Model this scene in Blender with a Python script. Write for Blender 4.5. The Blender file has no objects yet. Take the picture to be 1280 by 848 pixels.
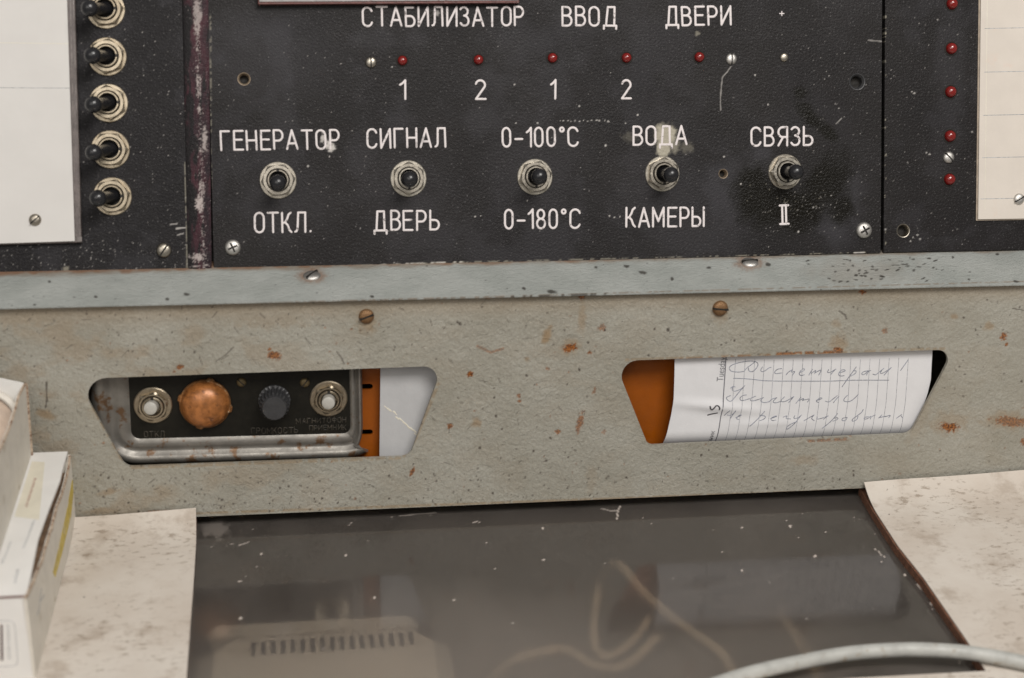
import bpy, math, random
import numpy as np
from mathutils import Matrix, Vector

random.seed(7)
RNG = np.random.default_rng(11)
S = bpy.context.scene
COL = S.collection

# ------------------------------------------------------------------ camera
F_PX = 1900.1
PITCH, YAW, ROLL = 0.385469, 0.157577, -0.032533


def cam_axes():
    m = np.array([[1, 0, 0], [0, 0, -1], [0, 1, 0]], float)
    cy, sy = math.cos(YAW), math.sin(YAW)
    ce, se = math.cos(PITCH), math.sin(PITCH)
    cr, sr = math.cos(ROLL), math.sin(ROLL)
    ry = np.array([[cy, 0, -sy], [0, 1, 0], [sy, 0, cy]])
    rx = np.array([[1, 0, 0], [0, ce, -se], [0, se, ce]])
    rz = np.array([[cr, sr, 0], [-sr, cr, 0], [0, 0, 1]])
    return rz @ rx @ ry @ m


AX = cam_axes()                      # columns: world axes seen by the camera


def ray(px, py):
    return AX.T @ np.array([(px - 640.0) / F_PX, (py - 424.0) / F_PX, 1.0])


CAM = np.array([0, 0, 0.001]) - 0.633 * ray(660, 628.5)


def proj(P):
    q = (np.asarray(P) - CAM) @ AX.T
    return 640 + F_PX * q[..., 0] / q[..., 2], 424 + F_PX * q[..., 1] / q[..., 2]


cd = bpy.data.cameras.new('camera')
cam = bpy.data.objects.new('camera', cd)
COL.objects.link(cam)
mw = Matrix.Identity(4)
for i in range(3):
    mw[i][0], mw[i][1], mw[i][2], mw[i][3] = AX[0, i], -AX[1, i], -AX[2, i], CAM[i]
cam.matrix_world = mw
cd.sensor_width = 36
cd.lens = 36 * F_PX / 1280
cd.clip_start, cd.clip_end = 0.02, 20
cd.dof.use_dof = True
cd.dof.focus_distance = 0.655
cd.dof.aperture_fstop = 9.0
S.camera = cam

# ------------------------------------------------------------------ light
w = bpy.data.worlds.new('World')
S.world = w
w.use_nodes = True
w.node_tree.nodes['Background'].inputs[0].default_value = (1.0, 0.965, 0.92, 1)
w.node_tree.nodes['Background'].inputs[1].default_value = 0.235


def area(name, loc, target, size, power, col):
    l = bpy.data.lights.new(name, 'AREA')
    l.shape = 'RECTANGLE'
    l.size, l.size_y = size
    l.energy, l.color = power, col
    o = bpy.data.objects.new(name, l)
    COL.objects.link(o)
    o.location = loc
    o.rotation_euler = (Vector(target) - Vector(loc)).to_track_quat('-Z', 'Y').to_euler()
    return o


area('ceiling_lamp', (0.20, -0.70, 0.95), (0.02, 0.03, 0.07), (0.55, 0.38), 10.7, (1.0, 0.965, 0.92))
area('room_lamp', (-0.55, -1.1, 0.75), (0.0, 0.03, 0.08), (0.9, 0.6), 4.0, (1.0, 0.955, 0.90))  # weak frontal fill, added so bare metal has something to reflect

S.view_settings.view_transform = 'Standard'
S.view_settings.look = 'None'
S.view_settings.exposure = 0.0
S.view_settings.gamma = 1.0
S.cycles.use_denoising = True
S.cycles.denoiser = 'OPENIMAGEDENOISE'
S.cycles.denoising_input_passes = 'RGB_ALBEDO_NORMAL'
S.cycles.denoising_prefilter = 'ACCURATE'
S.cycles.max_bounces = 10
S.cycles.sample_clamp_indirect = 2.0
S.cycles.caustics_reflective = True
S.cycles.caustics_refractive = True


# ------------------------------------------------------------------ planes
class Plane:
    """A flat frame: u to the right, v up, n towards the room."""

    def __init__(s, o, u, v):
        s.o = np.array(o, float)
        s.u = np.array(u, float) / np.linalg.norm(u)
        n = np.cross(s.u, v)
        s.n = n / np.linalg.norm(n)
        s.v = np.cross(s.n, s.u)

    def hit(s, px, py):
        d = ray(px, py)
        return CAM + d * (np.dot(s.o - CAM, s.n) / np.dot(d, s.n))

    def loc(s, px, py):
        q = s.hit(px, py) - s.o
        return np.array([q @ s.u, q @ s.v])

    def at(s, a, b, h=0.0):
        return s.o + a * s.u + b * s.v + h * s.n

    def off(s, h):
        return Plane(s.o + h * s.n, s.u, s.v)

    def mat(s, a=0.0, b=0.0, h=0.0):
        m = Matrix.Identity(4)
        p = s.at(a, b, h)
        for i in range(3):
            m[i][0], m[i][1], m[i][2], m[i][3] = s.u[i], s.v[i], s.n[i], p[i]
        return m


def tilted(o, deg):
    t = math.radians(deg)
    return Plane(o, (1, 0, 0), (0, math.sin(t), math.cos(t)))


TABLE = Plane((0, 0, 0), (1, 0, 0), (0, 1, 0))
FRONT = tilted((0, 0, 0.001), 5.0)                     # beige sheet metal front
LEDGE = tilted(FRONT.off(0.003).hit(640, 370.6), 80.0)  # lip above it, sloping to the room
FACE = tilted(LEDGE.hit(640, 327.5), 17.7)             # the black panels

# ------------------------------------------------------------------ mesh building
WM = {}


class MB:
    def __init__(s):
        s.v, s.f = [], []

    def add(s, vs, fs):
        k = len(s.v)
        s.v += [tuple(map(float, p)) for p in vs]
        s.f += [tuple(i + k for i in f) for f in fs]
        return s

    def box(s, x0, x1, y0, y1, z0, z1):
        return s.add([(x0, y0, z0), (x1, y0, z0), (x1, y1, z0), (x0, y1, z0), (x0, y0, z1), (x1, y0, z1), (x1, y1, z1), (x0, y1, z1)],
                     [(3, 2, 1, 0), (4, 5, 6, 7), (0, 1, 5, 4), (1, 2, 6, 5), (2, 3, 7, 6), (3, 0, 4, 7)])

    def bevel_box(s, x0, x1, y0, y1, z0, z1, b):
        return s.prism([(x0 + b, y0), (x1 - b, y0), (x1, y0 + b), (x1, y1 - b), (x1 - b, y1), (x0 + b, y1), (x0, y1 - b), (x0, y0 + b)], z0, z1, b)

    def prism(s, poly, z0, z1, bev=0.0):
        poly = np.array(poly, float)
        n = len(poly)
        c = poly.mean(0)
        rings = [(poly, z0)]
        if bev:
            d = poly - c
            inner = c + d * (1 - bev / np.maximum(np.linalg.norm(d, axis=1), 1e-9))[:, None]
            rings += [(poly, z1 - bev), (inner, z1)]
        else:
            rings += [(poly, z1)]
        vs, fs = [], []
        for r, z in rings:
            vs += [(p[0], p[1], z) for p in r]
        for k in range(len(rings) - 1):
            for i in range(n):
                j = (i + 1) % n
                fs.append((k * n + i, k * n + j, (k + 1) * n + j, (k + 1) * n + i))
        fs.append(tuple(range((len(rings) - 1) * n, len(rings) * n)))
        fs.append(tuple(range(n - 1, -1, -1)))
        return s.add(vs, fs)

    def lathe(s, prof, seg=32, c=(0, 0), rfun=None, cap0=False, cap1=True):
        vs, fs = [], []
        for r, z in prof:
            for i in range(seg):
                t = 2 * math.pi * i / seg
                rr = rfun(t, r, z) if rfun else r
                vs.append((c[0] + rr * math.cos(t), c[1] + rr * math.sin(t), z))
        for k in range(len(prof) - 1):
            for i in range(seg):
                j = (i + 1) % seg
                fs.append((k * seg + i, k * seg + j, (k + 1) * seg + j, (k + 1) * seg + i))
        if cap1:
            fs.append(tuple(range((len(prof) - 1) * seg, len(prof) * seg)))
        if cap0:
            fs.append(tuple(range(seg - 1, -1, -1)))
        return s.add(vs, fs)

    def tube(s, pts, r, seg=10, caps=True):
        pts = [np.array(p, float) for p in pts]
        rr = r if hasattr(r, '__len__') else [r] * len(pts)
        vs, fs = [], []
        up = np.array([0, 0, 1.0])
        for k, p in enumerate(pts):
            d = pts[min(k + 1, len(pts) - 1)] - pts[max(k - 1, 0)]
            d /= max(np.linalg.norm(d), 1e-12)
            a = np.cross(d, up)
            if np.linalg.norm(a) < 1e-3:
                a = np.cross(d, (1, 0, 0))
            a /= np.linalg.norm(a)
            b = np.cross(a, d)
            for i in range(seg):
                t = 2 * math.pi * i / seg
                vs.append(p + rr[k] * (math.cos(t) * a + math.sin(t) * b))
        for k in range(len(pts) - 1):
            for i in range(seg):
                j = (i + 1) % seg
                fs.append((k * seg + i, k * seg + j, (k + 1) * seg + j, (k + 1) * seg + i))
        if caps:
            fs.append(tuple(range(seg)))
            fs.append(tuple(range(len(pts) * seg - 1, (len(pts) - 1) * seg - 1, -1)))
        return s.add(vs, fs)

    def stroke(s, pts, r, h, z=0.0, zf=None):
        """A raised line with round ends, lying in the local plane."""
        P = [np.array(p, float) for p in pts]
        runs, cur = [], [P[0]]
        for k in range(1, len(P)):
            cur.append(P[k])
            if k < len(P) - 1:
                d0, d1 = P[k] - P[k - 1], P[k + 1] - P[k]
                c = d0 @ d1 / max(np.linalg.norm(d0) * np.linalg.norm(d1), 1e-12)
                if c < 0.6:
                    runs.append(cur)
                    cur = [P[k]]
        runs.append(cur)
        for run in runs:
            d0 = run[1] - run[0]
            d0 = d0 / max(np.linalg.norm(d0), 1e-9)
            d1 = run[-1] - run[-2]
            d1 = d1 / max(np.linalg.norm(d1), 1e-9)
            sec = [(run[0] - d0 * r, d0, 0.05), (run[0] - d0 * r * .7, d0, .7)]
            for k, p in enumerate(run):
                t = run[min(k + 1, len(run) - 1)] - run[max(k - 1, 0)]
                sec.append((p, t / max(np.linalg.norm(t), 1e-9), 1))
            sec += [(run[-1] + d1 * r * .7, d1, .7), (run[-1] + d1 * r, d1, 0.05)]
            vs, fs = [], []
            for p, t, q in sec:
                nrm = np.array([-t[1], t[0]])
                zz = z + (zf(p[0], p[1]) if zf else 0)
                for x, y in ((-1, -.2), (-.7, .75), (0, 1), (.7, .75), (1, -.2)):
                    a = p + nrm * x * r * q
                    vs.append((a[0], a[1], zz + y * h * (0.3 + 0.7 * q)))
            for k in range(len(sec) - 1):
                for i in range(4):
                    fs.append((k * 5 + i + 1, k * 5 + i, (k + 1) * 5 + i, (k + 1) * 5 + i + 1))
            s.add(vs, fs)
        return s

    def mesh(s, name, mat=None, smooth=35):
        me = bpy.data.meshes.new(name)
        me.from_pydata(s.v, [], s.f)
        if mat:
            me.materials.append(mat)
        if smooth:
            me.polygons.foreach_set('use_smooth', [True] * len(me.polygons))
            me.set_sharp_from_angle(angle=math.radians(smooth))
        me.update()
        return me


def link(name, me, parent=None, W=None):
    o = bpy.data.objects.new(name, me)
    COL.objects.link(o)
    W = W if W is not None else Matrix.Identity(4)
    WM[o.name] = W
    if parent is not None:
        o.parent = parent
        o.matrix_basis = WM[parent.name].inverted() @ W
    else:
        o.matrix_basis = W
    return o


def obj(name, mb, mat, parent=None, W=None, smooth=35, label=None):
    o = link(name, mb.mesh(name, mat, smooth), parent, W)
    if label:
        o['label'] = label
    return o


def tag(o, label, cat, group=None):
    o['label'], o['category'] = label, cat
    if group:
        o['group'] = group
    return o


def thing(name, label, cat, W, group=None):
    return tag(link(name, None, None, W), label, cat, group)


# ------------------------------------------------------------------ numpy noise and painting
def vnoise(x, y, seed):
    xi, yi = np.floor(x).astype(np.int64), np.floor(y).astype(np.int64)
    fx, fy = x - xi, y - yi
    fx, fy = fx * fx * (3 - 2 * fx), fy * fy * (3 - 2 * fy)

    def hsh(a, b):
        h = (a * 374761393 + b * 668265263 + seed * 974634541) & 0xFFFFFFFF
        h = ((h ^ (h >> 13)) * 1274126177) & 0xFFFFFFFF
        return ((h ^ (h >> 16)) & 0xFFFF) / 65535.0
    return (hsh(xi, yi) * (1 - fx) + hsh(xi + 1, yi) * fx) * (1 - fy) + (hsh(xi, yi + 1) * (1 - fx) + hsh(xi + 1, yi + 1) * fx) * fy


def fbm(x, y, seed, o=4):
    r, a, t = 0, 1, 0
    for k in range(o):
        r = r + a * vnoise(x * 2 ** k, y * 2 ** k, seed + k)
        t += a
        a *= .55
    return r / t


def sstep(a, b, x):
    t = np.clip((x - a) / (b - a), 0, 1)
    return t * t * (3 - 2 * t)


class Paint:
    """Masks of dirt and wear over the points of a mesh, laid out in units of a third of a millimetre."""

    def __init__(s, X, Y):
        s.X, s.Y = X, Y
        s.ch = [np.zeros_like(X) for _ in range(4)]

    def blot(s, c, x, y, rx, ry, ang=0, amt=1.0, rag=0.6, seed=None, soft=0.35, ns=3.0):
        R = max(rx, ry) * 1.9 + 2
        i = np.where((np.abs(s.X - x) < R) & (np.abs(s.Y - y) < R))[0]
        if not len(i):
            return
        seed = int(RNG.integers(1, 9999)) if seed is None else seed
        dx, dy = s.X[i] - x, s.Y[i] - y
        t = math.radians(ang)
        u, v = (dx * math.cos(t) + dy * math.sin(t)) / rx, (-dx * math.sin(t) + dy * math.cos(t)) / ry
        d = np.hypot(u, v) + rag * (fbm(s.X[i] / ns, s.Y[i] / ns, seed, 3) - .5) * 2
        m = 1 - sstep(1 - soft, 1 + soft, d)
        s.ch[c][i] = np.maximum(s.ch[c][i], amt * m)

    def line(s, c, pts, wd, amt=1.0, brk=0.0):
        pts = np.array(pts, float)
        for (x0, y0), (x1, y1) in zip(pts[:-1], pts[1:]):
            i = np.where((s.X > min(x0, x1) - 4) & (s.X < max(x0, x1) + 4) & (s.Y > min(y0, y1) - 4) & (s.Y < max(y0, y1) + 4))[0]
            if not len(i):
                continue
            d = np.array([x1 - x0, y1 - y0])
            L2 = d @ d + 1e-9
            t = np.clip(((s.X[i] - x0) * d[0] + (s.Y[i] - y0) * d[1]) / L2, 0, 1)
            q = np.hypot(s.X[i] - x0 - t * d[0], s.Y[i] - y0 - t * d[1])
            m = (1 - sstep(wd * .4, wd, q)) * amt
            if brk:
                m *= sstep(brk - .1, brk + .1, fbm(s.X[i] / 4, s.Y[i] / 4, 5, 2))
            s.ch[c][i] = np.maximum(s.ch[c][i], m)

    def store(s, me):
        at = me.color_attributes.new('wear', 'FLOAT_COLOR', 'POINT')  # mostly wear; painted ledge shadow and panel reflection share these masks
        at.data.foreach_set('color', np.clip(np.stack(s.ch, 1), 0, 1).astype(np.float32).ravel())


def rounded(poly, radii, n=8):
    out = []
    P = [np.array(p, float) for p in poly]
    for k in range(len(P)):
        a, b, c = P[k - 1], P[k], P[(k + 1) % len(P)]
        r = radii[k] if hasattr(radii, '__len__') else radii
        d0, d1 = (a - b) / np.linalg.norm(a - b), (c - b) / np.linalg.norm(c - b)
        ang = math.acos(np.clip(d0 @ d1, -1, 1))
        t = r / math.tan(ang / 2)
        ctr = b + (d0 + d1) / np.linalg.norm(d0 + d1) * r / math.sin(ang / 2)
        s, e = b + d0 * t - ctr, b + d1 * t - ctr
        a0 = math.atan2(s[1], s[0])
        da = (math.atan2(e[1], e[0]) - a0 + math.pi) % (2 * math.pi) - math.pi
        for i in range(n + 1):
            q = a0 + da * i / n
            out.append(ctr + r * np.array([math.cos(q), math.sin(q)]))
    return np.array(out)


def circle_poly(c, r, n=28):
    return np.array([(c[0] + r * math.cos(2 * math.pi * i / n), c[1] + r * math.sin(2 * math.pi * i / n)) for i in range(n)])


def in_poly(P, X, Y):
    ins = np.zeros(X.shape, bool)
    for (x0, y0), (x1, y1) in zip(P, np.roll(P, -1, 0)):
        if y0 == y1:
            continue
        ins ^= ((y0 > Y) != (y1 > Y)) & (X < (x1 - x0) * (Y - y0) / (y1 - y0) + x0)
    return ins


def sheet(name, corners, step, mat, thick=0.001, holes=(), zfun=None, plane=None, painter=None, parent=None, label=None):
    """A fine sheet between four corners (ll, lr, ur, ul) of a plane, with openings cut and the cut edges given depth."""
    ll, lr, ur, ul = [np.array(c, float) for c in corners]
    na = int(max(np.linalg.norm(lr - ll), np.linalg.norm(ur - ul)) / step) + 1
    nb = int(max(np.linalg.norm(ul - ll), np.linalg.norm(ur - lr)) / step) + 1
    s, t = np.meshgrid(np.linspace(0, 1, na + 1), np.linspace(0, 1, nb + 1))
    s, t = s.ravel()[:, None], t.ravel()[:, None]
    P = (ll * (1 - s) + lr * s) * (1 - t) + (ul * (1 - s) + ur * s) * t
    i, j = np.meshgrid(np.arange(na), np.arange(nb))
    k = (j * (na + 1) + i).ravel()
    Q = np.stack([k, k + 1, k + na + 2, k + na + 1], 1)
    cen = P[Q].mean(1)
    keep = np.ones(len(Q), bool)
    rim_v, rim_f = [], []
    for H in holes:
        H = np.array(H)
        ins = in_poly(H, cen[:, 0], cen[:, 1])
        both = np.intersect1d(np.unique(Q[ins]), np.unique(Q[~ins & keep]))
        keep &= ~ins
        A, B = H, np.roll(H, -1, 0)
        best = np.full(len(both), 1e9)
        pos = P[both].copy()
        for a, b in zip(A, B):
            d = b - a
            u = np.clip(((P[both] - a) @ d) / max(d @ d, 1e-18), 0, 1)
            q = a + u[:, None] * d
            e = np.linalg.norm(q - P[both], axis=1)
            m = e < best
            best[m], pos[m] = e[m], q[m]
        P[both] = pos
    Q = Q[keep]
    z = zfun(P[:, 0], P[:, 1]) if zfun else np.zeros(len(P))
    V = np.column_stack([P, z])
    # edges used once: the outer border and the cuts; they get depth
    E = np.concatenate([Q[:, [0, 1]], Q[:, [1, 2]], Q[:, [2, 3]], Q[:, [3, 0]]])
    key = np.sort(E, 1)
    kk = key[:, 0].astype(np.int64) * (len(P) + 1) + key[:, 1]
    _, idx, cnt = np.unique(kk, return_index=True, return_counts=True)
    B = E[idx[cnt == 1]]
    bv = np.unique(B)
    remap = np.full(len(P), -1)
    n0 = len(V)
    remap[bv] = np.arange(len(bv)) * 2
    top = V[bv].copy()
    low = top.copy()
    low[:, 2] -= thick
    top[:, 2] -= thick * .02
    ext = np.empty((len(bv) * 2, 3))
    ext[0::2], ext[1::2] = top, low
    V = np.vstack([V, ext])
    BQ = np.stack([B[:, 1], B[:, 0], B[:, 0], B[:, 1]], 1)
    BQ = np.stack([n0 + remap[B[:, 1]], n0 + remap[B[:, 0]], n0 + remap[B[:, 0]] + 1, n0 + remap[B[:, 1]] + 1], 1)
    Q = np.vstack([Q, BQ])
    used = np.unique(Q)
    rm = np.zeros(len(V), np.int64)
    rm[used] = np.arange(len(used))
    V, Q = V[used], rm[Q]
    me = bpy.data.meshes.new(name)
    me.vertices.add(len(V))
    me.vertices.foreach_set('co', V.astype(np.float32).ravel())
    me.loops.add(len(Q) * 4)
    me.loops.foreach_set('vertex_index', Q.astype(np.int32).ravel())
    me.polygons.add(len(Q))
    me.polygons.foreach_set('loop_start', np.arange(0, len(Q) * 4, 4, dtype=np.int32))
    me.polygons.foreach_set('use_smooth', np.ones(len(Q), bool))
    me.update(calc_edges=True)
    me.materials.append(mat)
    if painter:
        wp = plane.o + V[:, :1] * plane.u + V[:, 1:2] * plane.v
        p = Paint(*proj(wp))
        painter(p)
        p.store(me)
    o = link(name, me, parent, plane.mat())
    if label:
        o['label'] = label
    return o


# ------------------------------------------------------------------ materials
class NT:
    def __init__(s, name):
        s.m = bpy.data.materials.new(name)
        s.m.use_nodes = True
        s.t = s.m.node_tree
        s.b = s.t.nodes['Principled BSDF']
        s.co = s.n('ShaderNodeTexCoord').outputs['Object']

    def n(s, typ, **kw):
        x = s.t.nodes.new(typ)
        for k, v in kw.items():
            setattr(x, k, v)
        return x

    def set(s, sock, v):
        if hasattr(v, 'is_output') or isinstance(v, bpy.types.NodeSocket):
            s.t.links.new(v, sock)
        else:
            if isinstance(v, (tuple, list)) and len(v) == 3 and sock.type == 'RGBA':
                v = (*v, 1)
            sock.default_value = v

    def noise(s, scale, detail=4, rough=.6, stretch=None, dist=0.0, off=None):
        co = s.co
        if stretch or off:
            mp = s.n('ShaderNodeMapping')
            s.set(mp.inputs['Vector'], co)
            if stretch:
                mp.inputs['Scale'].default_value = stretch
            if off:
                mp.inputs['Location'].default_value = off
            co = mp.outputs[0]
        x = s.n('ShaderNodeTexNoise')
        s.set(x.inputs['Vector'], co)
        for k, v in (('Scale', scale), ('Detail', detail), ('Roughness', rough), ('Distortion', dist)):
            x.inputs[k].default_value = v
        return x.outputs[0]

    def ramp(s, f, a, b, lo=0.0, hi=1.0):
        x = s.n('ShaderNodeMapRange', interpolation_type='SMOOTHSTEP')
        s.set(x.inputs[0], f)
        for i, v in enumerate((a, b, lo, hi)):
            x.inputs[i + 1].default_value = v
        return x.outputs[0]

    def mix(s, f, a, b):
        x = s.n('ShaderNodeMix', data_type='RGBA')
        s.set(x.inputs[0], f)
        s.set(x.inputs[6], a)
        s.set(x.inputs[7], b)
        return x.outputs[2]

    def math(s, op, a, b=0.0):
        x = s.n('ShaderNodeMath', operation=op)
        s.set(x.inputs[0], a)
        s.set(x.inputs[1], b)
        return x.outputs[0]

    def wear(s):
        a = s.n('ShaderNodeAttribute', attribute_name='wear')
        q = s.n('ShaderNodeSeparateColor')
        s.t.links.new(a.outputs['Color'], q.inputs[0])
        return q.outputs[0], q.outputs[1], q.outputs[2], a.outputs['Alpha']

    def bump(s, h, dist, strength=1.0, prev=None):
        x = s.n('ShaderNodeBump')
        x.inputs['Strength'].default_value = strength
        x.inputs['Distance'].default_value = dist
        s.set(x.inputs['Height'], h)
        if prev is not None:
            s.set(x.inputs['Normal'], prev)
        return x.outputs[0]

    def done(s, col, rough, metal=0.0, normal=None, spec=None):
        s.set(s.b.inputs['Base Color'], col)
        s.set(s.b.inputs['Roughness'], rough)
        s.set(s.b.inputs['Metallic'], metal)
        if normal is not None:
            s.set(s.b.inputs['Normal'], normal)
        if spec is not None:
            s.set(s.b.inputs['Specular IOR Level'], spec)
        return s.m


def srgb(r, g, b):
    return tuple((c / 255 / 12.92) if c / 255 <= .04045 else ((c / 255 + .055) / 1.055) ** 2.4 for c in (r, g, b))


def simple(name, col, rough=.5, metal=0.0, var=.25, vs=300.0, bump=0.0, bs=900.0, dirt=None, dirt_at=(.55, .75), ds=250.0, spec=None, rnd=0.0):
    m = NT(name)
    a = tuple(c * (1 - var) for c in col)
    b = tuple(min(1, c * (1 + var)) for c in col)
    c = m.mix(m.ramp(m.noise(vs), .3, .7), a, b)
    if dirt:
        c = m.mix(m.ramp(m.noise(ds, 6, .65, off=(3.1, 1.7, .4)), *dirt_at), c, dirt)
    if rnd:
        oi = m.n('ShaderNodeObjectInfo')
        c = m.mix(m.ramp(oi.outputs['Random'], 0, 1, 0, rnd), c, (.12, .085, .05))
    nrm = m.bump(m.noise(bs, 3), bump) if bump else None
    r = m.ramp(m.noise(vs * 2.3), .3, .7, rough * .8, min(1, rough * 1.2))
    return m.done(c, r, metal, nrm, spec)


def m_front():
    m = NT('beige_hammered_paint')
    R, G, B, A = m.wear()
    c = m.mix(m.ramp(m.noise(28, 5), .3, .7), (.298, .284, .238), (.370, .358, .312))
    c = m.mix(m.ramp(m.noise(900, 3, .7), .35, .7), m.mix(.26, c, (.16, .135, .10)), c)
    c = m.mix(m.ramp(m.noise(420, 6, .75, off=(5, 2, 1)), .66, .72, 0, .6), c, (.13, .105, .075))
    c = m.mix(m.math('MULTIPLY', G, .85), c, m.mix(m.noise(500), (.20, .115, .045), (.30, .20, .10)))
    rust = m.mix(m.ramp(m.noise(1300, 4, .7), .38, .62), (.060, .015, .005), (.33, .115, .020))
    c = m.mix(R, c, rust)
    c = m.mix(B, c, (.045, .032, .024))
    h = m.noise(430, 5, .62, dist=.6)
    nrm = m.bump(h, .00060, .95)
    nrm = m.bump(m.noise(170, 3, .55, dist=.8, off=(2, 2, 2)), .0007, .8, nrm)
    nrm = m.bump(m.noise(1600, 3), .00012, .8, nrm)
    nrm = m.bump(m.math('SUBTRACT', 1.0, m.math('MAXIMUM', m.math('MAXIMUM', R, B), m.math('MULTIPLY', G, .5))), .00015, .6, nrm)
    return m.done(c, m.ramp(m.noise(300), .3, .7, .5, .66), 0, nrm, .35)


def m_ledge():
    m = NT('pale_grey_blue_paint')
    R, G, B, A = m.wear()
    c = m.mix(m.ramp(m.noise(35, 5), .3, .7), (.305, .322, .304), (.388, .403, .384))
    c = m.mix(m.ramp(m.noise(260, 7, .75, stretch=(.5, 1.4, 1)), .6, .72, 0, .5), c, (.17, .18, .17))
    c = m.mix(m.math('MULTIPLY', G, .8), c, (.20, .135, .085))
    c = m.mix(R, c, (.20, .075, .02))
    c = m.mix(B, c, (.05, .045, .038))
    nrm = m.bump(m.noise(480, 5, .65, stretch=(.7, 1.2, 1), dist=1.4), .00075, .95)
    nrm = m.bump(m.noise(1700, 2), .0001, .7, nrm)
    return m.done(c, .52, 0, nrm, .35)


def m_black(name, base, warm, peel=.00030):
    m = NT(name)
    R, G, B, A = m.wear()
    c = m.mix(m.ramp(m.noise(22, 5), .3, .7), base, warm)
    fleck = m.ramp(m.noise(1300, 2, .5, off=(1, 4, 2)), .62, .72, 0, .6)
    c = m.mix(fleck, c, (.115, .11, .112))
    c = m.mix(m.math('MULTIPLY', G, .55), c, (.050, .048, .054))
    c = m.mix(B, c, (.0055, .0046, .0026))
    c = m.mix(A, c, m.mix(m.noise(900), (.30, .27, .21), (.46, .43, .35)))
    c = m.mix(R, c, (.55, .52, .49))
    h = m.noise(1050, 3, .6)
    nrm = m.bump(h, peel * 1.0, .9)
    nrm = m.bump(m.noise(2600, 2), .00007, .7, nrm)
    r = m.math('SUBTRACT', m.ramp(m.noise(60), .3, .7, .40, .5), m.math('MULTIPLY', B, .2))
    return m.done(c, r, 0, nrm, .16)


def m_strip():
    m = NT('maroon_chipped_paint')
    R, G, B, A = m.wear()
    c = m.mix(m.ramp(m.noise(160, 5, stretch=(1, .3, 1)), .35, .65), (.014, .008, .011), (.054, .016, .023))
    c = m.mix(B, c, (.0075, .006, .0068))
    c = m.mix(G, c, (.13, .08, .085))
    c = m.mix(R, c, (.46, .40, .38))
    nrm = m.bump(m.noise(700, 5, .7), .0004, .8)
    nrm = m.bump(R, .0001, .8, nrm)
    return m.done(c, .42, 0, nrm, .2)


def m_cover():
    m = NT('pale_stained_laminate')
    c = m.mix(m.ramp(m.noise(24, 5), .3, .7), (.55, .485, .42), (.64, .59, .53))
    c = m.mix(m.ramp(m.noise(55, 7, .7, off=(2, 5, 0)), .50, .68, 0, .75), c, (.41, .345, .285))
    sp = m.math('MULTIPLY', m.ramp(m.noise(230, 6, .72, stretch=(.8, 1.7, 1)), .53, .64), m.ramp(m.noise(30, 4, off=(7, 1, 0)), .40, .58))
    c = m.mix(m.math('MULTIPLY', sp, .75), c, (.27, .215, .165))
    sp2 = m.math('MULTIPLY', m.ramp(m.noise(620, 4, .6, off=(9, 3, 0)), .66, .71), m.ramp(m.noise(45, 3, off=(3, 8, 0)), .5, .62))
    c = m.mix(sp2, c, (.10, .075, .055))
    nrm = m.bump(m.noise(500, 4), .00010, .7)
    return m.done(c, .55, 0, nrm, .3)


def m_letter(name, col, wear=(.56, .65), amt=.9):
    m = NT(name)
    f = m.ramp(m.noise(420, 6, .75), *wear, 0, amt)
    f2 = m.ramp(m.noise(90, 4, .6, off=(4, 1, 0)), .62, .74, 0, .6)
    c = m.mix(m.math('MAXIMUM', f, f2), col, (.10, .085, .08))
    return m.done(c, .65, 0, m.bump(m.noise(1800, 3), .0001, .7), .3)


def m_glass():
    m = NT('dusty_smoked_acrylic')
    t = m.t
    out = t.nodes['Material Output']
    refr = m.n('ShaderNodeBsdfRefraction')
    refr.inputs['IOR'].default_value = 1.07
    refr.inputs['Roughness'].default_value = .46
    refr.inputs['Color'].default_value = (.86, .80, .72, 1)
    gl = m.n('ShaderNodeBsdfGlossy')
    gl.inputs['Roughness'].default_value = .095
    gl.inputs['Color'].default_value = (.95, .95, .95, 1)
    fr = m.n('ShaderNodeFresnel')
    fr.inputs['IOR'].default_value = 1.62
    mx = m.n('ShaderNodeMixShader')
    t.links.new(fr.outputs[0], mx.inputs[0])
    t.links.new(refr.outputs[0], mx.inputs[1])
    t.links.new(gl.outputs[0], mx.inputs[2])
    df = m.n('ShaderNodeBsdfDiffuse')
    R, G, B, A = m.wear()
    df.inputs['Color'].default_value = (.60, .53, .475, 1)
    film = m.ramp(m.noise(16, 6, .65), .3, .75, .068, .125)
    film = m.math('ADD', film, m.ramp(m.noise(1500, 2, .6), .60, .72, 0, .22))
    film = m.math('MAXIMUM', film, m.math('MAXIMUM', R, m.math('MULTIPLY', G, .35)))
    mx2 = m.n('ShaderNodeMixShader')
    t.links.new(film, mx2.inputs[0])
    t.links.new(mx.outputs[0], mx2.inputs[1])
    t.links.new(df.outputs[0], mx2.inputs[2])
    t.links.new(mx2.outputs[0], out.inputs['Surface'])
    return m.m


def m_clear():
    m = NT('clear_acrylic')
    m.b.inputs['Transmission Weight'].default_value = 1.0
    m.b.inputs['IOR'].default_value = 1.3
    return m.done((.80, .74, .70), .12)


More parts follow.
